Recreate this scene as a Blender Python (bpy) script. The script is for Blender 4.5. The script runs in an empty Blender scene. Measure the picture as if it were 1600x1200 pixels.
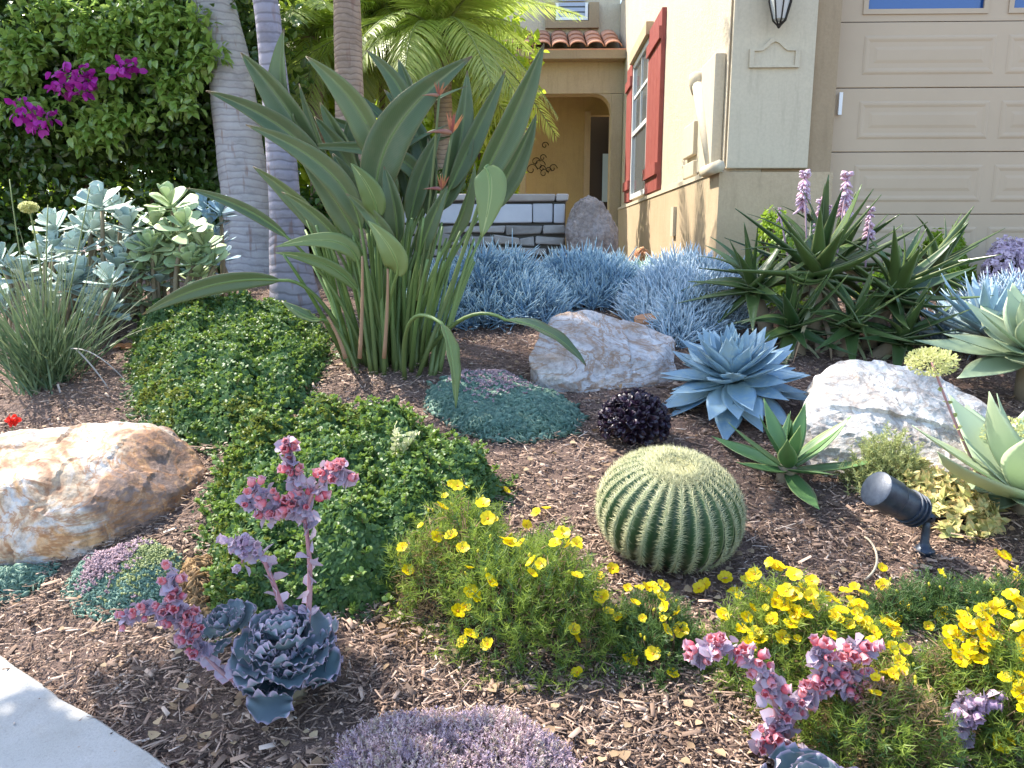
import bpy, math, random
import numpy as np
from mathutils import Vector, Matrix, noise

rng = np.random.default_rng(7)
random.seed(7)
R = math.radians
SC = bpy.context.scene
COL = SC.collection

# ------------------------------------------------------------------ camera
PITCH = R(10.5); CAMZ = 1.35; FPX = 1200.0
cam_d = bpy.data.cameras.new('camera'); cam = bpy.data.objects.new('camera', cam_d); COL.objects.link(cam)
cam.location = (0, 0, CAMZ); cam.rotation_euler = (math.pi/2 - PITCH, 0, 0)
cam_d.sensor_width = 36; cam_d.lens = 36*FPX/1600
cam_d.clip_start = 0.05; cam_d.clip_end = 500
SC.camera = cam
# ------------------------------------------------------------------ sky, sun, exposure
SUN = Vector((-0.56, 0.34, 0.86)).normalized()
w = bpy.data.worlds.new('World'); SC.world = w; w.use_nodes = True
wn = w.node_tree.nodes; bg = wn['Background']
sky = wn.new('ShaderNodeTexSky'); sky.sky_type = 'NISHITA'; sky.sun_disc = False
sky.sun_elevation = math.asin(SUN.z); sky.sun_rotation = math.atan2(SUN.x, SUN.y)
w.node_tree.links.new(sky.outputs[0], bg.inputs[0]); bg.inputs[1].default_value = 0.15
sl = bpy.data.lights.new('sun', 'SUN'); sl.energy = 3.1; sl.angle = R(0.53); sl.color = (1, .93, .82)
so = bpy.data.objects.new('sun', sl); COL.objects.link(so)
so.rotation_euler = SUN.to_track_quat('Z', 'Y').to_euler()
SC.view_settings.view_transform = 'Standard'; SC.view_settings.look = 'None'
SC.view_settings.gamma = 1; SC.view_settings.exposure = 1.85
SC.view_settings.use_curve_mapping = False
SC.cycles.use_denoising = True
SC.cycles.max_bounces = 6; SC.cycles.diffuse_bounces = 3; SC.cycles.transparent_max_bounces = 4
SC.cycles.sample_clamp_indirect = 4

# ------------------------------------------------------------------ rays of the photograph
CP, SP = math.cos(PITCH), math.sin(PITCH)
def ray(px, py):
    a = (px-800)/FPX; b = (600-py)/FPX
    return np.array([a, CP + b*SP, -SP + b*CP])
CAMP = np.array([0, 0, CAMZ])
def PY(px, py, Y):                     # the point at world depth Y
    d = ray(px, py); return CAMP + d*(Y/d[1])
def mpp(Y, z=1.0):                     # metres per photo pixel
    return (Y*CP - (z-CAMZ)*SP)/FPX

# ------------------------------------------------------------------ terrain
def smin(a, b, k=12.0): return -np.log(np.exp(-a*k)+np.exp(-b*k))/k
def tz(x, y):
    x = np.asarray(x, float); y = np.asarray(y, float)
    base = .235*(y-1.40)
    d = (x+.92)*.562+(y-1.79)*.827
    z = smin(base, .55*d+.01)
    z = smin(z, np.full_like(z, 1.03), 10)
    z = z + .012*np.sin(x*3.1+1.3)*np.sin(y*2.7+.4)*np.clip(d, 0, .5)*2 + .006*np.sin(x*9+y*4)*np.clip(d, 0, .3)
    return np.maximum(z, -.12)
def G(px, py, h=0.0, hf=None):         # where the ray of a photo pixel meets the ground (+h)
    d = ray(px, py); t = np.linspace(.6, 40, 8000)
    P = CAMP[None]+d[None]*t[:, None]
    g = tz(P[:, 0], P[:, 1]) + h
    if hf is not None: g = g + hf(P[:, 0], P[:, 1])
    k = np.nonzero(P[:, 2] < g)[0]
    if len(k) == 0: return None
    p = P[k[0]].copy(); p[2] = g[k[0]]; return p

# ------------------------------------------------------------------ objects
def tag(o, label=None, cat=None, group=None, kind=None):
    if label: o['label'] = label
    if cat: o['category'] = cat
    if group: o['group'] = group
    if kind: o['kind'] = kind
    return o
def empty(name, loc, label=None, cat=None, group=None, rz=0):
    o = bpy.data.objects.new(name, None); o.empty_display_size = .1; COL.objects.link(o)
    o.location = loc; o.rotation_euler = (0, 0, rz)
    return tag(o, label, cat, group)
def link(name, me, parent=None, mat4=None):
    o = bpy.data.objects.new(name, me); COL.objects.link(o)
    if parent is not None: o.parent = parent
    if mat4 is not None: o.matrix_local = mat4
    return o

class MB:
    """collects faces; build() links them as one mesh object"""
    def __init__(s): s.V = []; s.F = []; s.n = 0; s.A = []
    def add(s, V, F, mi=0, ux=None, uy=None, rnd=None):
        V = np.asarray(V, float).reshape(-1, 3); n = len(V)
        s.V.append(V)
        if isinstance(F, np.ndarray): F = [F]
        elif len(F) and not isinstance(F[0], np.ndarray):
            byk = {}
            for f in F: byk.setdefault(len(f), []).append(f)
            F = [np.array(v, int) for v in byk.values()]
        for f in F: s.F.append((f+s.n, mi))
        z = np.zeros(n)
        s.A.append(np.stack([z if ux is None else np.broadcast_to(ux, n), z if uy is None else np.broadcast_to(uy, n),
                             np.full(n, random.random()) if rnd is None else np.broadcast_to(rnd, n)], 1))
        s.n += n; return s
    def mesh(s, name, mats, smooth=True):
        me = bpy.data.meshes.new(name)
        V = np.concatenate(s.V); me.vertices.add(len(V)); me.vertices.foreach_set('co', V.astype(np.float32).ravel())
        li = []; ls = []; mi = []; c = 0
        for f, m in s.F:
            k = f.shape[1]; li.append(f.ravel()); ls.append(c+np.arange(len(f))*k); c += f.size; mi.append(np.full(len(f), m))
        li = np.concatenate(li); ls = np.concatenate(ls); mi = np.concatenate(mi)
        me.loops.add(len(li)); me.loops.foreach_set('vertex_index', li.astype(np.int32))
        me.polygons.add(len(ls)); me.polygons.foreach_set('loop_start', ls.astype(np.int32))
        me.polygons.foreach_set('material_index', mi.astype(np.int32))
        me.polygons.foreach_set('use_smooth', np.full(len(ls), smooth))
        A = np.concatenate(s.A)
        for i, nm in enumerate(('ux', 'uy', 'rnd')):
            at = me.attributes.new(nm, 'FLOAT', 'POINT'); at.data.foreach_set('value', A[:, i].astype(np.float32))
        for m in (mats if isinstance(mats, (list, tuple)) else [mats]): me.materials.append(m)
        me.update(calc_edges=True); me.validate()
        return me
    def build(s, name, mats, parent=None, smooth=True, mat4=None, kind=None):
        o = link(name, s.mesh(name, mats, smooth), parent, mat4)
        if kind: o['kind'] = kind
        return o
    def box(s, a, b, mi=0, f=None):
        (x0, y0, z0), (x1, y1, z1) = a, b
        V = np.array([(x, y, z) for z in (z0, z1) for y in (y0, y1) for x in (x0, x1)], float)
        if f is not None: V = np.array([f(*v) for v in V])
        return s.add(V, [(0, 2, 3, 1), (4, 5, 7, 6), (0, 1, 5, 4), (2, 6, 7, 3), (0, 4, 6, 2), (1, 3, 7, 5)], mi)

def grid_faces(r, c, wrap=False):
    i, j = np.meshgrid(np.arange(r-1), np.arange(c if wrap else c-1), indexing='ij')
    i = i.ravel(); j = j.ravel(); j2 = (j+1) % c
    return np.stack([i*c+j, i*c+j2, (i+1)*c+j2, (i+1)*c+j], 1)
def norm(v): return v/np.maximum(np.linalg.norm(v, axis=-1, keepdims=True), 1e-9)
def frames(P):                          # tangents and a rotation-stable side vector
    T = norm(np.gradient(P, axis=0)); up = np.array([0, 0, 1.]) if abs(T[len(T)//2, 2]) < .9 else np.array([1., 0, 0])
    S = norm(np.cross(T, up)); N = np.cross(S, T); return T, S, N
def tube(P, rad, n=6):
    P = np.asarray(P, float); rad = np.broadcast_to(rad, len(P)); T, S, N = frames(P)
    a = np.arange(n)*2*math.pi/n
    V = P[:, None]+rad[:, None, None]*(np.cos(a)[None, :, None]*S[:, None]+np.sin(a)[None, :, None]*N[:, None])
    r = len(P); V = V.reshape(-1, 3)
    F = [grid_faces(r, n, True), np.array([list(range(n))[::-1]]), np.array([[(r-1)*n+k for k in range(n)]])]
    return V, F, np.repeat(np.linspace(0, 1, r), n)
def bez(pts, n=14):
    pts = [np.asarray(p, float) for p in pts]; t = np.linspace(0, 1, n)[:, None]
    while len(pts) > 1: pts = [pts[k]*(1-t)+pts[k+1]*t for k in range(len(pts)-1)]
    return pts[0]*np.ones((n, 1))
def lathe(prof, n=20):                  # prof = [(r, z)]
    a = np.arange(n)*2*math.pi/n
    V = np.array([[(r*math.cos(t), r*math.sin(t), z) for t in a] for r, z in prof]).reshape(-1, 3)
    k = len(prof)
    return V, [grid_faces(k, n, True), np.array([list(range(n))[::-1]]), np.array([[(k-1)*n+j for j in range(n)]])]
def ribbon(mb, P, W, face, roll=0., fold=.25, mi=0, rnd=.5, cols=5, wav=0.):
    """a leaf blade along the curve P; face = direction its upper side looks to"""
    P = np.asarray(P, float); W = np.broadcast_to(W, len(P)); T = norm(np.gradient(P, axis=0))
    f = np.asarray(face, float); S = norm(np.cross(T, f)); N = np.cross(S, T)
    S2 = math.cos(roll)*S+math.sin(roll)*N; N2 = np.cross(S2, T)
    u = np.linspace(-1, 1, cols)
    k = np.arange(len(P))
    V = P[:, None]+.5*W[:, None, None]*(u[None, :, None]*S2[:, None]+(np.abs(u)*fold)[None, :, None]*N2[:, None])
    if wav: V += (N2[:, None]*(np.sin(k*1.3+rnd*9)[:, None, None]*W[:, None, None]*wav*(u**2)[None, :, None]))
    mb.add(V.reshape(-1, 3), grid_faces(len(P), cols), mi, np.tile(u, len(P)), np.repeat(np.linspace(0, 1, len(P)), cols), rnd)

def rotfrom(d, n):
    """N matrices with columns side, d, normal"""
    d = norm(d); s = norm(np.cross(d, n)); nn = np.cross(s, d)
    return np.stack([s, d, nn], -1)
def inst(mb, tmpl, D, Nn, T, S, mi=0, rnd=None):
    """copies of a small template joined into mb; S = scale (N,) or (N,3)"""
    V, F, ux, uy = tmpl; V = np.asarray(V, float); k = len(V); n = len(T)
    S = np.asarray(S, float); S = S[:, None]*np.ones(3) if S.ndim == 1 else S
    M = rotfrom(D, Nn)
    W = np.einsum('nij,nkj->nki', M, V[None]*S[:, None])+T[:, None]
    off = (np.arange(n)*k)[:, None, None]
    Fs = [(np.asarray(f)[None]+off).reshape(-1, np.asarray(f).shape[1]) for f in F]
    r = rng.random(n) if rnd is None else rnd
    mb.add(W.reshape(-1, 3), Fs, mi, np.tile(ux, n), np.tile(uy, n), np.repeat(r, k))
def leaf_t(prof, fold=.2, curl=0.):
    """thin leaf template: prof = [(t, halfwidth)] ; tip and base are points if halfwidth 0"""
    V = []; ux = []; uy = []
    for t, hw in prof:
        for u in (-1, 0, 1):
            V.append((u*hw, t, abs(u)*hw*fold - curl*t*t)); ux.append(u); uy.append(t)
    return np.array(V), [grid_faces(len(prof), 3)], np.array(ux, float), np.array(uy, float)
T_OVAL = leaf_t([(0, .03), (.3, .28), (.7, .3), (1, .04)], .3, .15)
T_ROUND = leaf_t([(0, .08), (.35, .36), (.75, .38), (1, .1)], -.3, .1)
T_STRIP = (np.array([(-.5, 0, 0), (.5, 0, 0), (.35, .55, .06), (-.35, .55, .06), (0, 1, -.02)]), [np.array([[0, 1, 2, 3]]), np.array([[3, 2, 4]])],
           np.array([-1, 1, 1, -1, 0.]), np.array([0, 0, .55, .55, 1.]))
def finger_t(n=5):
    V = []; uy = []
    for t, r in ((0, .6), (.35, 1), (.8, .8)):
        for k in range(n):
            a = 2*math.pi*k/n; V.append((r*math.cos(a), t, r*math.sin(a))); uy.append(t)
    V.append((0, 1, 0)); uy.append(1)
    return np.array(V), [grid_faces(3, n, True), np.array([[2*n+k, 2*n+(k+1) % n, 3*n] for k in range(n)])], np.zeros(3*n+1), np.array(uy)
T_FINGER = finger_t()

def thick_leaf(L=1., W=.2, T=.03, prof=None, chan=.25, curl=0., wav=0., waves=3, rows=12, n=8, twist=0.):
    """closed fleshy leaf along +Y, upper side +Z; curl>0 bends the tip up"""
    prof = prof or (lambda t: (math.sin(math.pi*min(1, t*.62+.18))**.8)*(1-t**3))
    V = []; ux = []; uy = []
    for i in range(rows):
        t = i/(rows-1); hw = max(.004, prof(t))*W/2; th = T/2*(1-.75*t)+.0008
        for k in range(n):
            a = 2*math.pi*k/n; c, s = math.cos(a), math.sin(a)
            x = hw*c; z = th*s*(.25 if s > 0 else 1)+chan*hw*c*c*(1-.4*t)
            z += wav*hw*math.sin(t*waves*2*math.pi+(0 if c > 0 else 1.7))*abs(c)**2
            if twist: x, z = x*math.cos(twist*t)-z*math.sin(twist*t), x*math.sin(twist*t)+z*math.cos(twist*t)
            z += curl*t*t*L; V.append((x, t*L*(1-.25*abs(curl)*t), z)); ux.append(c); uy.append(t)
    F = [grid_faces(rows, n, True), np.array([list(range(n))[::-1]]), np.array([[(rows-1)*n+k for k in range(n)]])]
    return np.array(V), F, np.array(ux), np.array(uy)
def leaf_meshes(name, mat, k=4, **kw):
    out = []
    for i in range(k):
        q = dict(kw)
        q['curl'] = q.get('curl', 0)+rng.normal()*.06; q['twist'] = q.get('twist', 0)+rng.normal()*.12
        V, F, ux, uy = thick_leaf(**q); mb = MB(); mb.add(V, F, 0, ux, uy, rng.random()); out.append(mb.mesh(name, mat))
    return out
def basis(az, tilt, roll=0.):
    """matrix whose +Y leans `tilt` from the vertical towards azimuth az, +Z facing up / to the axis"""
    d = np.array([math.sin(tilt)*math.cos(az), math.sin(tilt)*math.sin(az), math.cos(tilt)])
    up = np.array([-math.cos(tilt)*math.cos(az), -math.cos(tilt)*math.sin(az), math.sin(tilt)])
    s = np.cross(d, up)
    M = Matrix(((s[0], d[0], up[0]), (s[1], d[1], up[1]), (s[2], d[2], up[2])))
    return M @ Matrix.Rotation(roll, 3, 'Y')
def rosette(root, meshes, n, L0, L1, tilt0, tilt1, name='leaf', z0=0., zr=0., axis=None, off=(0, 0, 0), az0=0., pw=.8, jit=.08, rad=0.):
    A = Matrix.Identity(3) if axis is None else Vector((0, 0, 1)).rotation_difference(Vector(axis)).to_matrix()
    for i in range(n):
        t = i/max(1, n-1); az = az0+i*2.39996+rng.normal()*jit; ti = tilt0+(tilt1-tilt0)*t**pw+rng.normal()*jit
        L = (L0+(L1-L0)*t**.6)*(1+rng.normal()*.06)
        M = (A @ basis(az, ti, rng.normal()*jit)).to_4x4() @ Matrix.Scale(L, 4)
        p = A @ Vector((math.cos(az)*rad*t, math.sin(az)*rad*t, z0+zr*(1-t)))+Vector(off)
        link(name, meshes[i % len(meshes)], root, Matrix.Translation(p) @ M)

# ------------------------------------------------------------------ materials
def newmat(name):
    m = bpy.data.materials.new(name); m.use_nodes = True; nt = m.node_tree
    return m, nt, nt.nodes['Principled BSDF'], nt.nodes['Material Output']
def nmix(nt, fac, a, b, mode='MIX'):
    n = nt.nodes.new('ShaderNodeMix'); n.data_type = 'RGBA'; n.blend_type = mode
    for s, v in ((n.inputs[0], fac), (n.inputs[6], a), (n.inputs[7], b)):
        if hasattr(v, 'is_output') or isinstance(v, bpy.types.NodeSocket): nt.links.new(v, s)
        elif isinstance(v, (int, float)): s.default_value = v
        else: s.default_value = (*v[:3], 1)
    return n.outputs[2]
def nramp(nt, src, stops, interp='LINEAR'):
    n = nt.nodes.new('ShaderNodeValToRGB'); n.color_ramp.interpolation = interp
    e = n.color_ramp.elements
    while len(e) < len(stops): e.new(.5)
    for i, (p, c) in enumerate(stops):
        e[i].position = p; e[i].color = (*c, 1) if not isinstance(c, (int, float)) else (c, c, c, 1)
    nt.links.new(src, n.inputs[0]); return n.outputs[0]
def nattr(nt, name):
    n = nt.nodes.new('ShaderNodeAttribute'); n.attribute_name = name; return n.outputs['Fac']
def nmath(nt, op, a, b=None):
    n = nt.nodes.new('ShaderNodeMath'); n.operation = op
    for s, v in zip(n.inputs, (a, b)):
        if v is None: continue
        if isinstance(v, (int, float)): s.default_value = v
        else: nt.links.new(v, s)
    return n.outputs[0]
def nnoise(nt, scale, detail=4, rough=.6, coord='Object', stretch=None, dist=0.):
    tc = nt.nodes.new('ShaderNodeTexCoord'); n = nt.nodes.new('ShaderNodeTexNoise')
    n.inputs['Scale'].default_value = scale; n.inputs['Detail'].default_value = detail; n.inputs['Roughness'].default_value = rough
    n.inputs['Distortion'].default_value = dist
    src = tc.outputs[coord]
    if stretch:
        mp = nt.nodes.new('ShaderNodeMapping'); mp.inputs['Scale'].default_value = stretch
        nt.links.new(src, mp.inputs[0]); src = mp.outputs[0]
    nt.links.new(src, n.inputs['Vector']); return n.outputs['Fac']
def nbump(nt, h, strength=.3, dist=.01):
    b = nt.nodes.new('ShaderNodeBump'); b.inputs['Strength'].default_value = strength; b.inputs['Distance'].default_value = dist
    nt.links.new(h, b.inputs['Height']); return b.outputs[0]
def leafmat(name, a, b, mid=None, edge=None, tip=None, base=None, rough=.5, trans=.25, spec=.4, objrnd=False, edge_at=.75, noise_c=None, tcol=None):
    m, nt, p, out = newmat(name)
    r = nattr(nt, 'rnd')
    if objrnd:
        oi = nt.nodes.new('ShaderNodeObjectInfo'); r = oi.outputs['Random']
    c = nmix(nt, r, a, b)
    ax = nmath(nt, 'ABSOLUTE', nattr(nt, 'ux')); uy = nattr(nt, 'uy')
    if noise_c is not None:
        c = nmix(nt, nramp(nt, nnoise(nt, 9, 3), [(.45, 0), (.7, 1)]), c, noise_c)
    if base is not None: c = nmix(nt, nramp(nt, uy, [(0, 1), (.45, 0)]), c, base)
    if tip is not None: c = nmix(nt, nramp(nt, uy, [(.55, 0), (.98, 1)]), c, tip)
    if edge is not None: c = nmix(nt, nramp(nt, ax, [(edge_at, 0), (min(1, edge_at+.15), 1)]), c, edge)
    if mid is not None: c = nmix(nt, nramp(nt, ax, [(.0, 1), (.16, 0)]), c, mid)
    nt.links.new(c, p.inputs['Base Color']); p.inputs['Roughness'].default_value = rough
    p.inputs['Specular IOR Level'].default_value = spec
    if trans > 0:
        tr = nt.nodes.new('ShaderNodeBsdfTranslucent'); mx = nt.nodes.new('ShaderNodeMixShader'); mx.inputs[0].default_value = trans
        nt.links.new(nmix(nt, .6, c, tcol or tuple(min(1, v*2.2) for v in b)), tr.inputs[0])
        nt.links.new(p.outputs[0], mx.inputs[1]); nt.links.new(tr.outputs[0], mx.inputs[2]); nt.links.new(mx.outputs[0], out.inputs[0])
    return m
def plain(name, c, rough=.6, spec=.5, metal=0., var=None, vscale=6, bump=0., bscale=60, bdist=.004, stretch=None, objvar=0.):
    m, nt, p, out = newmat(name)
    col = None
    if var is not None:
        col = nmix(nt, nramp(nt, nnoise(nt, vscale, 5, .6, stretch=stretch), [(.3, 0), (.7, 1)]), c, var)
    if objvar:
        oi = nt.nodes.new('ShaderNodeObjectInfo'); v = nmath(nt, 'MULTIPLY_ADD', oi.outputs['Random'], objvar*2)
        v.node.inputs[2].default_value = 1-objvar
        cc = nt.nodes.new('ShaderNodeCombineXYZ')
        for k in range(3): nt.links.new(v, cc.inputs[k])
        col = nmix(nt, 1., col if col is not None else c, cc.outputs[0], 'MULTIPLY')
    if col is not None: nt.links.new(col, p.inputs['Base Color'])
    else: p.inputs['Base Color'].default_value = (*c, 1)
    p.inputs['Roughness'].default_value = rough; p.inputs['Specular IOR Level'].default_value = spec; p.inputs['Metallic'].default_value = metal
    if bump: nt.links.new(nbump(nt, nnoise(nt, bscale, 6, .65, stretch=stretch), bump, bdist), p.inputs['Normal'])
    return m
# ================================================================== ground
def mulch_mat():
    m, nt, p, out = newmat('mulch')
    big = nnoise(nt, 1.6, 3); fine = nnoise(nt, 55, 8, .75, stretch=(1, 1.6, 1), dist=1.5)
    c = nramp(nt, fine, [(.28, (.05, .032, .026)), (.46, (.17, .105, .08)), (.6, (.33, .21, .16)), (.75, (.46, .33, .27))])
    c = nmix(nt, nramp(nt, big, [(.4, 0), (.65, .45)]), c, (.10, .07, .055))
    nt.links.new(c, p.inputs['Base Color']); p.inputs['Roughness'].default_value = .9
    nt.links.new(nbump(nt, fine, .9, .02), p.inputs['Normal']); return m
M_MULCH = mulch_mat()
def ground():
    x = np.concatenate([np.linspace(-70, -5, 14), np.linspace(-4.8, 5, 230), np.linspace(5.5, 70, 14)])
    y = np.concatenate([np.linspace(-20, .6, 6), np.linspace(.8, 6.4, 170), np.linspace(6.8, 160, 24)])
    X, Y = np.meshgrid(x, y); Z = tz(X, Y)
    near = (np.abs(X) < 5) & (Y < 6.5) & (Y > .9)
    n1 = np.array([noise.fractal((a*7, b*7, 0), 1, 2, 4) for a, b in zip(X[near], Y[near])])
    Z[near] += n1*.012
    mb = MB(); mb.add(np.stack([X, Y, Z], -1).reshape(-1, 3), grid_faces(len(y), len(x)))
    tag(mb.build('ground', M_MULCH), kind='structure')
ground()
# sidewalk slab, bottom left
E0, E1 = np.array([-.92, 1.79]), np.array([-1.67, 2.30])
def sidewalk():
    d = E1-E0; d /= np.linalg.norm(d); nrm = np.array([-.562, -.827])
    m, nt, p, out = newmat('concrete')
    f = nnoise(nt, 120, 6, .7); b = nnoise(nt, 3, 4)
    c = nmix(nt, nramp(nt, b, [(.35, 0), (.7, 1)]), (.40, .385, .35), (.48, .46, .43))
    c = nmix(nt, nramp(nt, f, [(.3, .6), (.5, 0)]), c, (.30, .28, .26)); c = nmix(nt, nramp(nt, nnoise(nt, 7, 6, .7), [(.5, 0), (.68, .4)]), c, (.30, .27, .23))
    nt.links.new(c, p.inputs['Base Color']); p.inputs['Roughness'].default_value = .85
    nt.links.new(nbump(nt, f, .6, .004), p.inputs['Normal'])
    mb = MB(); s = -2.6
    prof = [(0, -.1), (0, .008), (.012, .02), (1.5, .0), (1.5, -.1)]
    L = np.linspace(-2.8, 6, 60); V = []
    for l in L:
        for q, z in prof:
            wob = .004*math.sin(l*9)+.003*math.sin(l*23)
            xy = E0+d*l+nrm*(q-wob*(q < .1)); V.append((xy[0], xy[1], z+.012))
    mb.add(V, grid_faces(len(L), len(prof))); o = mb.build('sidewalk', m, smooth=False); tag(o, kind='structure')
sidewalk()
def chips():
    V = np.array([(-.5, 0, 0), (.5, 0, 0), (0, 0, .6), (-.4, 1, 0), (.35, 1, 0), (.05, 1, .5)], float)
    F = [np.array([(0, 2, 5, 3), (2, 1, 4, 5)]), np.array([(0, 1, 2), (3, 5, 4)])]
    tm = (V, F, np.zeros(6), V[:, 1])
    N = 150000
    y = 1.45+rng.random(N)**1.35*4.6; x = (rng.random(N)-.5)*2*(y*.72+.15)
    d = (x+.92)*.562+(y-1.79)*.827
    pt = np.sin(x*4.1+y*2.3)*np.sin(y*5.3-x*1.7)+.5*np.sin(x*11+y*7)*np.sin(y*13)
    k = (d > -.02+rng.normal(size=N)*.012-.12*(rng.random(N) < .06)) & (rng.random(N) < np.clip(.95+.4*pt, .6, 1)); d = d[k]; x = x[k]; y = y[k]; n = len(x)
    z = tz(x, y)+rng.random(n)**2*.022+.003
    a = rng.random(n)*6.283; D = np.stack([np.cos(a), np.sin(a), rng.normal(size=n)*.25], 1)
    Nn = np.stack([rng.normal(size=n)*.4, rng.normal(size=n)*.4, np.ones(n)], 1)
    L = .009+rng.random(n)**2.4*.042; W = .0022+rng.random(n)**1.5*.0058; L = np.where(rng.random(n) < .012, L+.07, L); bg_ = rng.random(n) < .012; W = np.where(bg_, .012+.008*rng.random(n), W); L = np.where(bg_, .03+.02*rng.random(n), L); z = np.where(d < 0, .022, z)
    S = np.stack([W, L, W*.8], 1)
    mb = MB(); inst(mb, tm, D, Nn, np.stack([x, y, z], 1), S)
    m, nt, p, out = newmat('wood_chips')
    c = nramp(nt, nattr(nt, 'rnd'), [(0, (.045, .028, .022)), (.35, (.17, .11, .075)), (.7, (.34, .225, .16)), (.95, (.50, .36, .27)), (1, (.56, .46, .38))])
    nt.links.new(c, p.inputs['Base Color']); p.inputs['Roughness'].default_value = .85
    tag(mb.build('bark_mulch', m), 'shredded reddish brown bark mulch covering the bed', 'mulch', kind='stuff')
chips()

# ================================================================== the house
CX, CY = 1.72, 6.45; TH = R(1.69)
UH = np.array([math.cos(TH), -math.sin(TH), 0]); VH = np.array([math.sin(TH), math.cos(TH), 0]); C0 = np.array([CX, CY, 0])
def H(u, v, z): return C0+UH*u+VH*v+np.array([0, 0, z])
def on_plane(px, py, P0, n):
    d = ray(px, py); t = np.dot(P0-CAMP, n)/np.dot(d, n); p = CAMP+d*t; q = p-C0
    return float(q@UH), float(q@VH), float(p[2])
def fr(px, py, v=0.): u, _, z = on_plane(px, py, H(0, v, 0), VH); return u, z
def sd(px, py, u=0.): _, v, z = on_plane(px, py, H(u, 0, 0), UH); return v, z
def stucco(name, c, c2, bump=.5):
    m, nt, p, out = newmat(name); q = nmix(nt, nramp(nt, nnoise(nt, 2.5, 6, .65), [(.3, 0), (.7, 1)]), c, c2)
    q = nmix(nt, nramp(nt, nnoise(nt, 6, 6, .7, stretch=(3, 3, .35)), [(.52, 0), (.75, .5)]), q, tuple(v*.62 for v in c))
    q = nmix(nt, nramp(nt, nnoise(nt, 45, 4, .7), [(.4, .22), (.6, 0)]), q, tuple(v*.7 for v in c))
    nt.links.new(q, p.inputs['Base Color']); p.inputs['Roughness'].default_value = .9; p.inputs['Specular IOR Level'].default_value = .25
    nt.links.new(nbump(nt, nnoise(nt, 30, 7, .7), bump, .016), p.inputs['Normal']); return m
M_CREAM = stucco('cream_stucco', (.53, .45, .33), (.59, .51, .38), .8)
M_CREAM2 = stucco('smooth_cream_panel', (.56, .48, .35), (.60, .52, .38), .12)
M_TAN = stucco('tan_stucco', (.46, .35, .22), (.52, .40, .26), .35)
M_TAN2 = stucco('dark_tan_trim', (.34, .25, .155), (.38, .28, .175), .25)
M_GOLD = stucco('porch_gold_stucco', (.48, .36, .18), (.42, .31, .16), .3)
M_GDOOR = plain('garage_door_paint', (.50, .385, .265), .55, .3, var=(.45, .345, .235), vscale=1.2, bump=.08, bscale=220, bdist=.001)
M_RED = plain('red_shutter_paint', (.27, .06, .05), .55, .35, var=(.33, .09, .075), vscale=9, bump=.15, bscale=60, bdist=.002)
M_WHITE = plain('white_vinyl', (.8, .8, .78), .35)
M_GLASS = plain('window_glass', (.13, .15, .16), .06, .9)
M_GLASSB = plain('sky_reflection_glass', (.015, .07, .24), .12, .8)  # reflected sky painted in as the blue base colour
M_DARK = plain('dark_interior', (.02, .015, .012), .7)
M_IRON = plain('wrought_iron', (.03, .025, .02), .5, .5, .5)
M_TILE = plain('terracotta_tile', (.46, .19, .11), .8, .3, var=(.6, .32, .2), vscale=7, bump=.3, bscale=50, objvar=.25)
house = empty('house', tuple(H(0, 0, 1.0)), 'cream and tan stucco house with red shutters and a garage door', 'house')
HI = Matrix.Translation(-Vector(H(0, 0, 1.0)))
def hb(name, boxes, m, parent=house, bev=0., smooth=False, label=None):
    """boxes in house axes (u0,u1,v0,v1,z0,z1) as one part"""
    mb = MB()
    for (u0, u1, v0, v1, z0, z1) in boxes: mb.box((u0, v0, z0), (u1, v1, z1), 0, H)
    o = mb.build(name, m, parent, smooth)
    o.matrix_local = HI if parent is house else Matrix.Identity(4)
    if bev:
        b = o.modifiers.new('b', 'BEVEL'); b.width = bev; b.segments = 2; b.limit_method = 'ANGLE'
    if label: o['label'] = label
    return o
ZT = 5.6
zb = fr(1200, 268)[1]                              # top of the base band
uR = fr(1302, 200)[0]                              # left edge of the garage opening
vF = sd(972, 250)[0]                               # where the side wall meets the porch facade
print('house', zb, uR, vF, fr(1300, 100), sd(1037, 100), sd(983, 200))
hb('wall', [(0, .3, 0, vF+3.2, .5, ZT)], M_CREAM, label='rough cream stucco side wall')
hb('wall', [(.303, uR, 0, .3, .5, ZT)], M_TAN2, label='tan front wall beside the garage door')
hb('wall', [(uR, 7.5, 0, .3, 4.0, ZT)], M_TAN2)
# projecting panel on the front
ua, _ = fr(1139, 130); ub, _ = fr(1267, 130); zp = fr(1200, 263, -.06)[1]
hb('wall_panel', [(ua, ub, -.06, -.002, zp, ZT)], M_CREAM2, bev=.008, label='smooth cream panel projecting above the tan base')
hb('corner_bead', [(-.012, ua-.012, -.03, -.002, zb+.06, ZT)], M_CREAM, bev=.006)
# base band with a sloping top
mb = MB()
for (u0, u1, v0, v1) in ((-.05, uR, -.07, -.003), (-.05, -.003, -.002, vF)):
    mb.box((u0, v0, .5), (u1, v1, zb-.01), 0, H)
o = mb.build('base_band', M_TAN, house, False, HI)
mb = MB(); mb.box((-.062, -.082, zb-.008), (ua-.03, -.003, zb+.035), 0, H); mb.box((-.062, -.001, zb-.008), (-.003, vF, zb+.035), 0, H)
mb.build('band_cap', M_CREAM2, house, False, HI)
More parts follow.
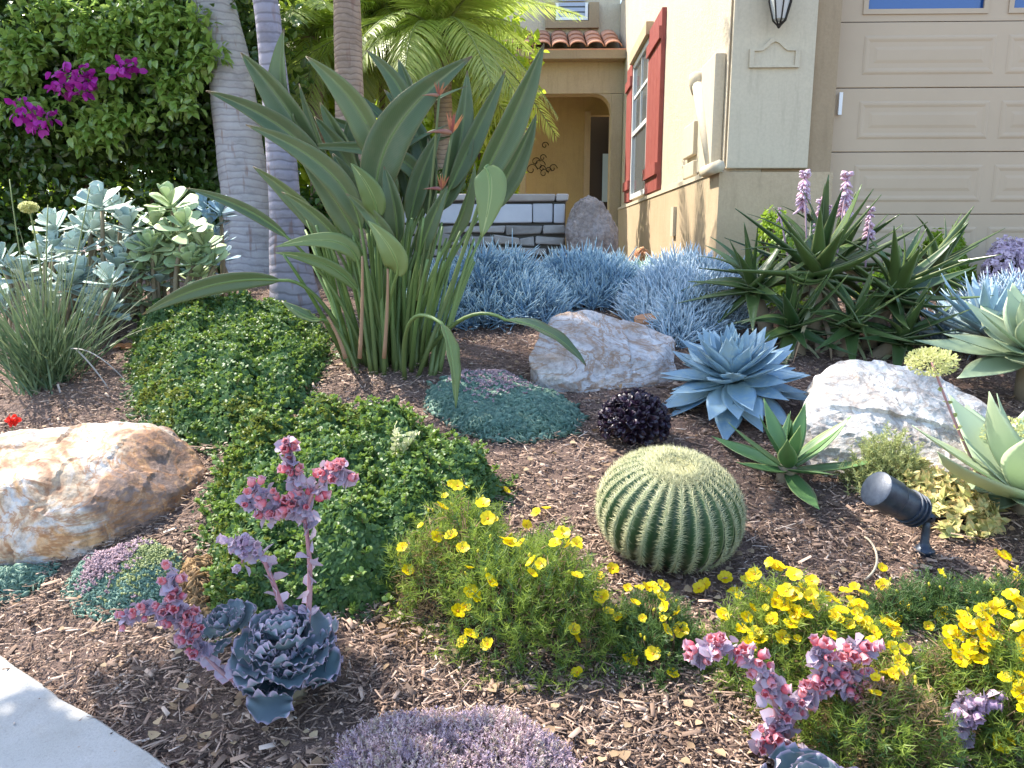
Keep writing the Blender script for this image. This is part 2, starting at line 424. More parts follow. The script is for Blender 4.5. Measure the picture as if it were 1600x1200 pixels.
# plaque relief with an arched top
def plaque():
    u0, z0 = fr(1170, 106, -.07); u1, z1 = fr(1250, 76, -.07); um, zm = fr(1209, 57, -.07)
    pts = [(u0, z0), (u1, z0), (u1, z1)]
    for k in range(11):
        t = k/10; u = u1+(u0-u1)*t; q = abs(t-.5)*2
        pts.append((u, z1+(zm-z1)*(.5+.5*math.cos(math.pi*min(1, q*1.5)))))
    pts.append((u0, z1))
    P = []
    for p in pts:
        if not P or (abs(p[0]-P[-1][0])+abs(p[1]-P[-1][1])) > 1e-4: P.append(p)
    cx = sum(p[0] for p in P)/len(P); cz = (z0+z1)/2; n = len(P); V = []
    for s, v in ((1, -.062), (1, -.084), (.82, -.084), (.82, -.07)):
        for (u, z) in P: V.append(H(cx+(u-cx)*s, v, cz+(z-cz)*(s if s == 1 else .76)))
    F = grid_faces(4, n, True); mb = MB(); mb.add(V, [F, np.array([[3*n+k for k in range(n)]])])
    mb.build('plaque', M_CREAM2, house, False, HI)['label'] = 'blank painted plaque with an arched top below the lamp'
plaque()
# wall lamp
def wall_lamp():
    u, z = fr(1217, 40, -.2); v = -.2
    z0 = z-.0; mb = MB()
    V, F = lathe([(.012, 0), (.03, .015), (.05, .04), (.085, .17), (.095, .3), (.1, .305), (.1, .33), (.02, .42)], 8)
    o = V+H(u, v, z0)
    mbg = MB(); Vg, Fg = lathe([(.02, .03), (.045, .045), (.078, .17), (.088, .3), (.02, .31)], 8); mbg.add(Vg+H(u, v, z0), Fg)
    lamp = mbg.build('wall_lamp', plain('lamp_glass', (.55, .55, .52), .15, .8), house, False, HI)
    for k in range(8):
        a = 2*math.pi*k/8
        pts = [H(u, v, z0)+np.array([r*math.cos(a), r*math.sin(a), zz]) for r, zz in ((.012, 0), (.05, .04), (.085, .17), (.095, .3), (.1, .33))]
        Vt, Ft, _ = tube(pts, .006, 4); mb.add(Vt, Ft)
    V, F = lathe([(.1, .305), (.108, .32), (.1, .34), (.03, .42)], 8); mb.add(V+H(u, v, z0), F)
    V, F = lathe([(.005, -.02), (.014, -.01), (.02, .012)], 8); mb.add(V+H(u, v, z0), F)
    mb.box((u-.05, -.09, z0+.2), (u+.05, -.062, z0+.5), 0, H); mb.box((u-.012, -.2, z0+.4), (u+.012, -.09, z0+.43), 0, H)
    mb.build('lamp_cage', M_IRON, lamp, False)
wall_lamp()
# garage door, recessed
VD = .16
dz = [fr(1400, r, VD)[1] for r in (335, 235, 140, 34)]
sec = (dz[3]-dz[0])/3; z00 = dz[0]-sec
gd = hb('garage_door', [(uR+.002, 7.5, VD+.05, VD+.06, z00, z00+5*sec)], M_GDOOR)
colw = fr(1565, 170, VD)[0]-fr(1345, 170, VD)[0]; pl0 = fr(1342, 170, VD)[0]; plw = fr(1546, 170, VD)[0]-pl0
for s in range(5):
    za, zc = z00+s*sec+.0025, z00+(s+1)*sec-.0025
    if s < 4:
        mb = MB(); mb.box((uR+.03, VD, za), (7.5, VD+.048, zc), 0, H)
        o = mb.build('door_section', M_GDOOR, gd, False)
        b = o.modifiers.new('b', 'BEVEL'); b.width = .006; b.segments = 2
        for c in range(4):
            u0 = pl0+c*(colw+.01); u1 = u0+plw; h0, h1 = za+.1, zc-.1
            mb = MB(); V = []
            for (e, vv) in ((0, VD-.001), (.016, VD-.007), (.03, VD-.007), (.05, VD-.0015), (.085, VD-.0015), (.11, VD-.006)):
                V += [H(u0+e, vv, h0+e), H(u1-e, vv, h0+e), H(u1-e, vv, h1-e), H(u0+e, vv, h1-e)]
            mb.add(V, [grid_faces(6, 4, True), np.array([[20, 21, 22, 23]])]); mb.build('raised_panel', M_GDOOR, gd, False)
    else:
        bx = []; lo = fr(1400, 12, VD)[1]-.02; hi = zc-.08; e = uR+.03
        wins = []
        for c in range(4):
            u0 = fr(1355, 8, VD)[0]+c*(colw+.01); u1 = u0+plw*.88; wins.append((u0, u1)); bx.append((e, u0, VD, VD+.048, za, zc)); e = u1
            bx += [(u0, u1, VD, VD+.048, za, lo), (u0, u1, VD, VD+.048, hi, zc)]
        bx.append((e, 7.5, VD, VD+.048, za, zc))
        hb('door_section', bx, M_GDOOR, gd)
        for u0, u1 in wins:
            wf = hb('window', [(u0-.03, u1+.03, VD-.012, VD-.001, lo-.03, lo+.008), (u0-.03, u1+.03, VD-.012, VD-.001, hi-.008, hi+.03), (u0-.03, u0+.008, VD-.012, VD-.001, lo+.008, hi-.008), (u1-.008, u1+.03, VD-.012, VD-.001, lo+.008, hi-.008)], M_GDOOR, gd)
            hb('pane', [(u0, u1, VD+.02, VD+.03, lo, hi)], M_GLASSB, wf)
hb('door_seal', [(uR+.002, uR+.03, VD-.02, VD+.045, z00, ZT-1.3)], M_GDOOR)
u_, z1_ = fr(1313, 145, VD-.02); _, z0_ = fr(1313, 180, VD-.02)
hb('door_sensor', [(u_-.014, u_+.014, VD-.045, VD-.021, z0_, z1_)], M_WHITE)
# side window with shutters
vN0, vN1 = sd(1037, 170)[0], sd(1017, 170)[0]; vf0, vf1 = sd(992, 170)[0], sd(984, 170)[0]
zt = sd(1030, 45)[1]; zt = sd(1017, 62)[1]; zl = sd(1017, 300)[1]
print('win', vN0, vN1, vf0, vf1, zt, zl)
def shutter(v0, v1):
    v0, v1 = min(v0, v1), max(v0, v1); mb = MB(); z0, z1 = zl-.02, zt+.05
    o = hb('shutter', [(-.03, -.002, v0, v1, z0, z1)], M_RED)
    n = 4; w_ = (v1-v0)/n
    for k in range(n):
        q = hb('plank', [(-.055, -.031, v0+k*w_+.004, v0+(k+1)*w_-.004, z0, z1)], M_RED, o)
    for zz in (z0+.18, z1-.34): hb('batten', [(-.085, -.056, v0+.005, v1-.005, zz, zz+.14)], M_RED, o)
shutter(vN0, vN1); shutter(vf0, vf1)
va, vb = vN1+.02, vf0-.02
win = hb('window', [(-.045, -.002, va, va+.07, zl, zt), (-.045, -.002, vb-.07, vb, zl, zt), (-.045, -.002, va+.07, vb-.07, zl, zl+.07), (-.045, -.002, va+.07, vb-.07, zt-.07, zt), (-.04, -.002, va+.07, vb-.07, (zl+zt)/2-.06, (zl+zt)/2)], M_WHITE)
hb('muntin', [(-.03, -.018, va+.07, vb-.07, zl+(zt-zl)*.74, zl+(zt-zl)*.76), (-.03, -.018, (va+vb)/2-.01, (va+vb)/2+.01, (zl+zt)/2, zt-.07)], M_WHITE, win)
hb('pane', [(-.016, -.004, va+.07, vb-.07, zl+.07, (zl+zt)/2-.06)], M_GLASS, win); hb('pane', [(-.016, -.004, va+.07, vb-.07, (zl+zt)/2, zt-.07)], M_GLASS, win)
hb('window_header', [(-.1, -.002, va-.05, vb+.05, zt+.01, zt+.17)], M_TAN)
# painted boxes and conduit near the corner
v0, z1 = sd(1120, 82, -.08); v1, _ = sd(1096, 110, -.08); _, z0 = sd(1112, 262, -.08)
hb('utility_cabinet', [(-.09, -.002, v0, v1, z0, z1)], M_CREAM2, bev=.01)
v2, zc_ = sd(1092, 125, -.1); v3, zd = sd(1106, 262, -.1)
mb = MB(); P = [H(-.1, v2+.02, zc_), H(-.1, v2, zc_-.2), H(-.09, (v2+v3)/2, (zc_+zd)/2), H(-.08, v3, zd)]
V, F, _ = tube([P[0], P[0]*.5+P[3]*.5, P[3]], [.062, .05, .035], 12); mb.add(V, F)
V, F = lathe([(.05, -.12), (.08, -.04), (.085, 0), (.08, .05), (.05, .065)], 14); mb.add(V+P[0], F)
V, F, _ = tube([H(-.09, v3+.15, zd-.02), H(-.09, v3-.35, zd-.02)], .05, 8); mb.add(V, F)
mb.build('conduit', M_CREAM2, house, True, HI)
for (a, b, c, d) in ((1070, 188, 1086, 240), (1069, 250, 1085, 274)):
    q0, zz1 = sd(c, b, -.04); q1, _ = sd(a, b, -.04); _, zz0 = sd(c, d, -.04)
    hb('meter_box', [(-.05, -.002, q0, q1, zz0, zz1)], M_CREAM2, bev=.01)
hb('faucet_pipe', [(-.085, -.051, sd(1064, 350)[0], sd(1060, 350)[0], zb-.5, zb-.2)], M_CREAM2)
# porch facade at v = vF
VF = vF
def ff(px, py, v=0.): return fr(px, py, VF+v)
uA, _ = ff(784, 250); uB, _ = ff(822, 250); uC, _ = ff(953, 250); uD, _ = ff(972, 250)
zbeam0 = ff(880, 146)[1]; zbeam1 = ff(880, 97)[1]
uD = -.002
hb('porch_post', [(uA, uB, VF+.02, VF+.35, .5, zbeam0)], M_TAN, bev=.02); hb('porch_post', [(uC, uD, VF+.02, VF+.35, .5, zbeam0)], M_TAN, bev=.02)
hb('porch_beam', [(uA-1.2, uD, VF+.02, VF+.35, zbeam0+.002, zbeam1)], M_TAN)
# arched corners
for (uc, s) in ((uC, -1), (uB, 1)):
    r = .3; V = []; K = 8
    for v in (VF+.03, VF+.34):
        for k in range(K+1):
            a = math.pi/2*k/K; V.append(H(uc+s*r*(1-math.sin(a)), v, zbeam0-r*(1-math.cos(a))))
        V.append(H(uc, v, zbeam0+.001))
    n = K+2; mb = MB(); F = [tuple(range(n)), tuple(range(n, 2*n))[::-1]]+[(k, (k+1) % n, n+(k+1) % n, n+k) for k in range(n)]
    mb.add(V, F); mb.build('arch_corner', M_TAN, house, False, HI)
# fascia, roof tiles
hb('fascia', [(uA-1.2, -.004, VF-.25, VF+.02, zbeam1+.002, zbeam1+.14)], M_TAN2)
zr = zbeam1+.14
rf = hb('roof', [(uA-1.2, -.004, VF-.25, VF+.9, zr, zr+.02)], M_TILE)
tv = MB(); K = 9; V = []
for i in range(4):
    y = i*.3
    for k in range(K):
        a = math.pi*k/(K-1); V.append((.13*math.cos(a)*(1-.04*(i % 2)), y, .075*math.sin(a)))
tv.add(V, grid_faces(4, K)); tmesh = tv.mesh('roof_tile', M_TILE)
nt_ = int((-.06-(uA-1.2))/.3)
for k in range(nt_):
    for j in range(3):
        p = H(-.22-k*.3, VF-.3+j*.38, zr+.035+j*.16)
        o = link('roof_tile', tmesh, rf, Matrix.Translation(p) @ Matrix.Rotation(-TH, 4, 'Z') @ Matrix.Rotation(R(20), 4, 'X') @ Matrix.Scale(.5 if False else 1, 4))
        md = o.modifiers.new('s', 'SOLIDIFY'); md.thickness = .015
    p = H(-.07-k*.3, VF-.22, zr+.03)
# porch interior
hb('porch_wall', [(uA-1.2, ff(915, 200, 1.6)[0], VF+1.6, VF+1.8, .5, zbeam0+.6)], M_GOLD)
ud = ff(915, 200, 1.6)[0]; ue = ff(975, 200, 1.6)[0]
hb('porch_wall', [(ud, .0, VF+1.6, VF+1.8, ff(930, 180, 1.6)[1], zbeam0+.6)], M_GOLD)
hb('porch_wall', [(ue-.02, .3, VF+1.6, VF+1.8, .5, ff(930, 180, 1.6)[1]-.002)], M_GOLD)
hb('porch_ceiling', [(uA-1.2, -.004, VF+.36, VF+1.59, zbeam0+.3, zbeam0+.34)], M_TAN)
hb('door_surround', [(ud-.02, ud+.09, VF+1.5, VF+1.598, .5, ff(930, 175, 1.6)[1])], M_TAN)
fd = hb('front_door', [(ud-.3, -.003, VF+2.2, VF+2.26, .5, zbeam0+.6)], M_DARK)
hb('door_glass', [(ff(943, 200, 2.1)[0], ff(957, 200, 2.1)[0], VF+2.13, VF+2.15, ff(930, 268, 2.1)[1]-.6, ff(930, 240, 2.1)[1])], plain('sky_reflection_door_glass', (.35, .5, .62), .2, .8), fd)  # pale blue of the pane stands in for the sky it reflects
hb('porch_floor', [(uA-1.2, 0, VF-.6, VF+2.2, .9, 1.1)], M_TAN)
# thin dark curls on the porch wall
mb = MB()
for k in range(9):
    c = H(ff(850, 250, 1.55)[0]+rng.normal()*.16, VF+1.56, ff(850, 262, 1.55)[1]+rng.normal()*.14); r = .06+rng.random()*.06
    P = [c+UH*(r*(1-t/9)*math.cos(t))+np.array([0, 0, r*(1-t/9)*math.sin(t)]) for t in np.linspace(0, 7, 18)]
    V, F, _ = tube(P, .007, 4); mb.add(V, F)
mb.build('wall_curls', M_IRON, house, True, HI)
# upper storey over the porch
v5 = .9; zup = zr+.35
u0, z0 = fr(868, 33, VF+v5); u1, _ = fr(918, 33, VF+v5); s0, z2 = fr(852, 46, VF+v5); s1, _ = fr(935, 46, VF+v5)
hb('wall', [(uA-2.5, -.004, VF+v5, VF+v5+.3, zr+.0, ZT+2)], M_CREAM, label='upper wall above the porch roof')
hb('window_surround', [(s0, u0-.02, VF+v5-.1, VF+v5-.002, z2, ZT), (u1+.02, s1, VF+v5-.1, VF+v5-.002, z2, ZT), (u0-.02, u1+.02, VF+v5-.1, VF+v5-.002, z2, z0-.02)], M_TAN2)
uw = hb('window', [(u0, u0+.05, VF+v5-.07, VF+v5-.003, z0, ZT), (u1-.05, u1, VF+v5-.07, VF+v5-.003, z0, ZT), (u0+.05, u1-.05, VF+v5-.07, VF+v5-.003, z0, z0+.05)], M_WHITE)
hb('shutter_blinds', [(u0+.05, u1-.05, VF+v5-.05, VF+v5-.03, z0+.06+k*.09, z0+.12+k*.09) for k in range(10)], plain('blue_grey_blinds', (.35, .4, .5), .5), uw)
hb('pane', [(u0+.05, u1-.05, VF+v5-.02, VF+v5-.004, z0+.05, ZT)], M_GLASS, uw)

# ================================================================== boulders
def rock_mat(name, stops, scale, bump=.6, seed=0, speck=None, dark_x=None, vein=None):
    m, nt, p, out = newmat(name)
    f = nnoise(nt, scale, 5, .6, dist=1.2, stretch=(1, 1, 1.3)); g = nnoise(nt, scale*9, 8, .75)
    c = nramp(nt, f, stops)
    c = nmix(nt, nramp(nt, g, [(.35, .55), (.55, 0)]), c, tuple(v*.45 for v in stops[0][1]))
    if dark_x is not None:
        tc = nt.nodes.new('ShaderNodeTexCoord'); sx = nt.nodes.new('ShaderNodeSeparateXYZ'); nt.links.new(tc.outputs['Object'], sx.inputs[0])
        q = nmath(nt, 'ADD', sx.outputs[0], nmath(nt, 'MULTIPLY', nnoise(nt, 3.3, 4, .6), .5))
        c = nmix(nt, nramp(nt, q, [(dark_x, 0), (dark_x+.05, .85)]), c, nramp(nt, nnoise(nt, 9, 6, .65, dist=1.5), [(.35, (.10, .05, .035)), (.52, (.22, .12, .08)), (.62, (.5, .25, .10)), (.7, (.45, .36, .3))]))
    if vein: c = nmix(nt, nramp(nt, nnoise(nt, 2.3, 6, .6, dist=2.5, stretch=(1, 1, 2.2)), [(.46, 0), (.5, .85), (.53, 0)]), c, vein)
    if speck: c = nmix(nt, nramp(nt, nnoise(nt, scale*3, 5, .7), [(.52, 0), (.62, .8)]), c, speck)
    nt.links.new(c, p.inputs['Base Color']); p.inputs['Roughness'].default_value = .75
    nt.links.new(nbump(nt, g, bump, .02), p.inputs['Normal']); return m
def boulder(label, px0, px1, pyb, hgt, dep, seed, mat, tilt=0., cuts=16, name='boulder', rough=.035, rz=0., sink=.08, dirs=None, Y=None):
    """px0..px1 = its width in the photo, pyb = row of its front foot"""
    g = G((px0+px1)/2, pyb) if Y is None else PY((px0+px1)/2, pyb, Y)
    W = (px1-px0)*mpp(g[1], g[2]); rg = np.random.default_rng(seed)
    import bmesh
    bm = bmesh.new(); bmesh.ops.create_icosphere(bm, subdivisions=6, radius=1)
    V = np.array([v.co[:] for v in bm.verts])
    D = norm(rg.normal(size=(cuts, 3))); dd = .64+rg.random(cuts)*.24
    if dirs is not None: D = np.concatenate([D, norm(np.array([q[:3] for q in dirs], float))]); dd = np.concatenate([dd, [q[3] for q in dirs]])
    r = np.ones(len(V))
    dots = V@D.T
    with np.errstate(divide='ignore', invalid='ignore'):
        lim = np.where(dots > .05, dd[None]/dots, 9)
    r = np.minimum(1, lim.min(1)); P = V*r[:, None]
    f = np.array([noise.fractal(Vector(p*2.2)+Vector((seed, 0, 0)), .9, 2.1, 6) for p in P])
    f2 = np.array([abs(noise.noise(Vector((p[0]*5+seed, p[1]*5, p[2]*11)))) for p in P])
    P = P*(1+f*rough*1.4-f2*rough)[:, None]
    P = P*np.array([W/2, dep/2, hgt/2/.8])
    c, s = math.cos(tilt), math.sin(tilt); P = P@np.array([[c, 0, s], [0, 1, 0], [-s, 0, c]])
    P[:, 0] *= W/(P[:, 0].max()-P[:, 0].min()); P[:, 0] -= (P[:, 0].max()+P[:, 0].min())/2
    zlo = np.percentile(P[:, 2], 2); P[:, 2] -= zlo
    for v, q in zip(bm.verts, P): v.co = q
    me = bpy.data.meshes.new(name); bm.to_mesh(me); bm.free(); me.materials.append(mat)
    me.polygons.foreach_set('use_smooth', np.full(len(me.polygons), False))
    o = link(name, me); y = g[1]+dep*.42
    o.location = (g[0]*y/g[1] if Y is None else g[0], y, float(min(tz(g[0], g[1]), tz(g[0], y)))-sink)
    o.rotation_euler = (0, 0, rz)
    tag(o, label, 'boulder'); return o
def hull_rock(label, pts, px_c, pyb, back, seed, mat, rough=.03, level=6, name='boulder'):
    """a rock whose corners are given as (px, py, metres behind its front foot)"""
    import bmesh
    g = G(px_c, pyb); Yf = g[1]; W = [PY(x, y, Yf+q) for x, y, q in pts]
    for x in np.linspace(min(p[0] for p in W), max(p[0] for p in W), 5)[1:-1]: W.append(np.array([x, Yf+back, float(tz(x, Yf+back))+.05]))
    W += [np.array([w_[0]*.97+g[0]*.03, w_[1]+.06, float(tz(w_[0], w_[1]))-.12]) for w_ in W]
    W = np.array(W); cen = W.mean(0); bm = bmesh.new()
    for p in W: bm.verts.new(p-cen)
    bmesh.ops.convex_hull(bm, input=bm.verts[:]); bm.normal_update(); bmesh.ops.recalc_face_normals(bm, faces=bm.faces[:])
    Nn = np.array([f.normal[:] for f in bm.faces]); dd = np.array([f.normal.dot(f.verts[0].co) for f in bm.faces]); bm.free()
    Nn[dd < 0] *= -1; dd = np.abs(dd)
    bm = bmesh.new(); bmesh.ops.create_icosphere(bm, subdivisions=level, radius=1); V = np.array([v.co[:] for v in bm.verts])
    dots = V@Nn.T
    with np.errstate(divide='ignore', invalid='ignore'): lim = np.where(dots > .02, dd[None]/dots, 9)
    r = -np.log(np.exp(-lim*140).sum(1))/140; P = V*r[:, None]; N_ = Nn[lim.argmin(1)]
    f = np.array([noise.fractal(Vector(p*5)+Vector((seed, 0, 0)), .9, 2.1, 6) for p in P]); f2 = np.array([noise.ridged_multi_fractal(Vector((p[0]*4+seed, p[1]*4, p[2]*7+p[0]*3)), .9, 2.2, 5, 1, 2) for p in P])
    f3 = np.array([noise.cell(Vector((p[0]*7+seed, p[1]*7, p[2]*11+p[0]*4))) for p in P])
    P = P+N_*((f*.6-f2*.22+.2+f3*.35)*rough)[:, None]
    for v, q in zip(bm.verts, P): v.co = q
    me = bpy.data.meshes.new(name); bm.to_mesh(me); bm.free(); me.materials.append(mat); o = link(name, me); o.location = cen
    tag(o, label, 'boulder'); return o
M_RK1 = rock_mat('rust_and_cream_rock', [(.25, (.10, .05, .035)), (.38, (.33, .17, .09)), (.46, (.62, .46, .31)), (.54, (.62, .60, .58)), (.62, (.62, .36, .17)), (.75, (.5, .42, .33))], 2.6, dark_x=.40, vein=(.34, .16, .07))
M_RK2 = rock_mat('grey_brown_rock', [(.3, (.34, .22, .14)), (.45, (.50, .46, .45)), (.58, (.60, .58, .58)), (.7, (.50, .33, .2))], 3.2, vein=(.30, .17, .09))
M_RK3 = rock_mat('white_quartz_rock', [(.3, (.28, .2, .15)), (.4, (.60, .55, .50)), (.55, (.74, .71, .66)), (.75, (.64, .60, .56))], 2.2, .8, vein=(.34, .27, .22))
M_RK4 = rock_mat('brown_grey_rock', [(.3, (.14, .10, .08)), (.5, (.30, .25, .23)), (.7, (.36, .32, .32))], 3.0)
hull_rock('large rust and cream boulder at the left edge of the bed',
          [(-90, 890, .02), (50, 878, 0), (150, 872, .03), (235, 848, .12), (312, 800, .36), (326, 735, .45), (-90, 765, .06), (25, 757, .03), (105, 812, -.02), (170, 760, .10), (262, 782, .17),
           (188, 700, .24), (-90, 690, .45), (55, 672, .52), (148, 655, .50), (245, 668, .48), (300, 700, .50), (60, 720, .22)], 130, 874, .75, 3, M_RK1, .02)
hull_rock('grey and brown boulder beside the blue agave',
          [(826, 555, .12), (838, 588, .02), (900, 608, .02), (945, 616, 0), (1010, 604, .05), (1062, 600, .12), (862, 492, .42), (925, 480, .50), (1000, 508, .5), (1055, 522, .4), (880, 540, .12), (965, 545, .12), (1030, 560, .12), (840, 525, .25)], 940, 614, .7, 9, M_RK2, .022)
hull_rock('big white quartz boulder behind the spotlight',
          [(1250, 645, .2), (1262, 690, .1), (1290, 738, .03), (1360, 750, 0), (1480, 775, -.05), (1570, 780, 0), (1292, 574, .42), (1330, 561, .5), (1400, 563, .5), (1500, 598, .45), (1556, 640, .38), (1582, 720, .2), (1300, 640, .16), (1400, 640, .2), (1490, 680, .15)], 1360, 752, .75, 5, M_RK3, .034)
boulder('upright brown grey boulder at the end of the stone wall', 884, 972, 402, .72, .45, 31, M_RK4, cuts=10, rough=.05, sink=.06, Y=6.75)
s_ = boulder('small flat orange brown stone behind the grey boulder', 990, 1048, 527, .10, .16, 5, plain('orange_sandstone', (.48, .25, .13), .85, .3, var=(.38, .2, .12), vscale=12, bump=.4), cuts=14, rough=.02, sink=0, name='stone'); s_['category'] = 'stone'
s_.location.z += .03

# ================================================================== stone wall
def stone_wall():
    Y0 = 7.05; xl = PY(560, 350, Y0)[0]; xr = PY(884, 350, Y0)[0]; zt = PY(800, 303, Y0)[2]; zg = .9
    root = empty('stone_wall', (xl, Y0, zg), 'low dry stone wall with pale squared top blocks behind the blue senecio', 'wall')
    T = Matrix.Translation((-xl, -Y0, -zg))
    m1 = plain('pale_limestone_block', (.52, .53, .56), .8, .3, var=(.45, .46, .5), vscale=6, bump=.25, objvar=.12)
    m2 = plain('brown_fieldstone', (.25, .23, .21), .85, .3, var=(.34, .32, .30), vscale=8, bump=.5, objvar=.25)
    m3 = plain('dark_joint', (.11, .105, .10), .9)
    m4 = plain('cap_stone_grey', (.42, .39, .36), .8, .3, var=(.34, .3, .28), vscale=6, bump=.4, objvar=.12)
    mb = MB(); mb.box((xl, Y0+.05, zg-.2), (xr, Y0+.32, zt-.05)); mb.build('wall_core', m3, root, False, T)
    def st(x0, x1, z0, z1, m, proud=.0, rr=.012, name='stone'):
        mb = MB(); mb.box((x0, Y0-proud, z0), (x1, Y0+.2, z1))
        mb.V[0] = mb.V[0]+rng.normal(size=(8, 3))*np.array([rr, .008, rr]); o = mb.build(name, m, root, False, T)
        b = o.modifiers.new('b', 'BEVEL'); b.width = min(.012, (z1-z0)*.2); b.segments = 2
    x = xl
    while x < xr-.05:
        w_ = min(.35+rng.random()*.35, xr+.03-x); st(x, x+w_-.006, zt-.065, zt, m4, .05, .004, 'cap_stone'); x += w_
    x = xl; row = PY(800, 318, Y0)[2]; row0 = PY(800, 350, Y0)[2]
    for w_ in (.3, .36, .3, .24, .36, .19, .4):
        if x+w_ > xr+.02: w_ = xr-x
        if w_ > .05: st(x+.007, x+w_-.007, row0+.008, row-.003, m1, .02, .004, 'block')
        x += w_
    z = row0
    for h in (.1, .1, .09, .1, .1, .1, .1):
        x = xl-rng.random()*.1
        while x < xr-.04:
            w_ = .13+rng.random()*.3
            if x+w_ > xr: w_ = xr-x
            dh = rng.random()*.03; st(max(x, xl)+.009, x+w_-.009, z-h+.008+dh*.3, z-.009, m2, rng.random()*.04, .012); x += w_
        z -= h
stone_wall()
# ================================================================== plant builders
def poly_sd(X, Y, P):
    """distance inside polygon (positive), negative outside"""
    P = np.asarray(P); n = len(P); d = np.full(X.shape, 1e9); ins = np.zeros(X.shape, bool)
    for i in range(n):
        a, b = P[i], P[(i+1) % n]; e = b-a
        t = np.clip(((X-a[0])*e[0]+(Y-a[1])*e[1])/(e@e), 0, 1)
        d = np.minimum(d, np.hypot(X-a[0]-t*e[0], Y-a[1]-t*e[1]))
        c = ((a[1] > Y) != (b[1] > Y)) & (X < (b[0]-a[0])*(Y-a[1])/(b[1]-a[1]+1e-12)+a[0]); ins ^= c
    return np.where(ins, d, -d)
class Mound:
    def __init__(s, poly_px, Hh, wd, lump=.25, seed=0):
        g = [G(x, y, f*Hh) for x, y, f in poly_px]; y0 = [q[1] for q, p in zip(g, poly_px) if q is not None and p[2] < .5]; far = min(max(y0)+.75, 6.2)
        s.P = np.array([(q if q is not None and q[1] < far else PY(x, y, far))[:2] for q, (x, y, f) in zip(g, poly_px)]); s.H = Hh; s.w = wd; s.l = lump; s.sd = seed
    def h(s, x, y):
        d = poly_sd(np.asarray(x, float), np.asarray(y, float), s.P)
        k = 1-np.exp(-np.maximum(d, 0)/s.w)
        l = 1+s.l*(np.sin(x*11+s.sd)*np.sin(y*9+s.sd*2)+.6*np.sin(x*23+y*7+s.sd)+.35*np.sin(x*47-y*31+s.sd)*np.sin(y*53+x*19))*.6
        return np.where(d > 0, s.H*k*l, 0)
    def sample(s, n, jag=.02):
        lo = s.P.min(0)-.03; hi = s.P.max(0)+.03; out = []
        m = 0
        while m < n:
            q = lo+rng.random((n*2, 2))*(hi-lo)
            d = poly_sd(q[:, 0], q[:, 1], s.P)+rng.normal(size=len(q))*jag
            q = q[d > 0]; out.append(q); m += len(q)
        q = np.concatenate(out)[:n]; return q[:, 0], q[:, 1]
    def normal(s, x, y):
        e = .02; f = lambda a, b: tz(a, b)+s.h(a, b)
        N = np.stack([-(f(x+e, y)-f(x-e, y))/(2*e), -(f(x, y+e)-f(x, y-e))/(2*e), np.ones_like(x)], 1); return norm(N)
    def centre(s): c = s.P.mean(0); return (float(c[0]), float(c[1]), float(tz(c[0], c[1])))
    def hit(s, px, py, up=0.): return G(px, py, up, s.h)
    def base(s, root, mat, name='undergrowth', k=.82, res=60):
        lo = s.P.min(0); hi = s.P.max(0); x = np.linspace(lo[0], hi[0], res); y = np.linspace(lo[1], hi[1], res); X, Y = np.meshgrid(x, y)
        h = s.h(X, Y); Z = tz(X, Y)-.03+h*k
        F = grid_faces(res, res); keep = (h.ravel()[F] > 0).any(1)
        mb = MB(); T = np.array(root.location) if root else np.zeros(3)
        mb.add(np.stack([X, Y, Z], -1).reshape(-1, 3)-T, F[keep]); return mb.build(name, mat, root)
def rnd_dir(n, up=0.): d = rng.normal(size=(n, 3)); d[:, 2] = np.abs(d[:, 2])*.6+up; return norm(d)

def foliage(mo, root, n, tmpl, L, W, mat, name='foliage', zlo=.55, up=.4, out=.7, lift=0., jag=.02, whorl=1, kind='stuff'):
    x, y = mo.sample(n, jag); N = mo.normal(x, y); h = mo.h(x, y)
    z = tz(x, y)+h*(zlo+(1-zlo)*rng.random(n)**.5)+lift*rng.random(n)
    if whorl > 1:
        x, y, z = [np.repeat(q, whorl) for q in (x, y, z)]; N = np.repeat(N, whorl, 0); n *= whorl
        A = norm(N+rng.normal(size=(n//whorl, 3)).repeat(whorl, 0)*.35)
        r = rng.normal(size=(n, 3)); D = norm(r-(r*A).sum(1, keepdims=True)*A+A*up); Nn = norm(A*1.0-D*.2)
        rn = np.clip(np.repeat(rng.random(n//whorl), whorl)*.7+rng.random(n)*.3, 0, 1)
    else:
        D = norm(N*out+np.array([0, 0, up])+rng.normal(size=(n, 3))*.6); Nn = norm(rng.normal(size=(n, 3))+N*.3); rn = None
    l = L*(.6+.6*rng.random(n)); ww = W*(.7+.5*rng.random(n))
    T = np.stack([x, y, z], 1)-np.array(root.location)
    mb = MB(); inst(mb, tmpl, D, Nn, T, np.stack([ww, l, l], 1), rnd=rn)
    return mb.build(name, mat, root, kind=kind)

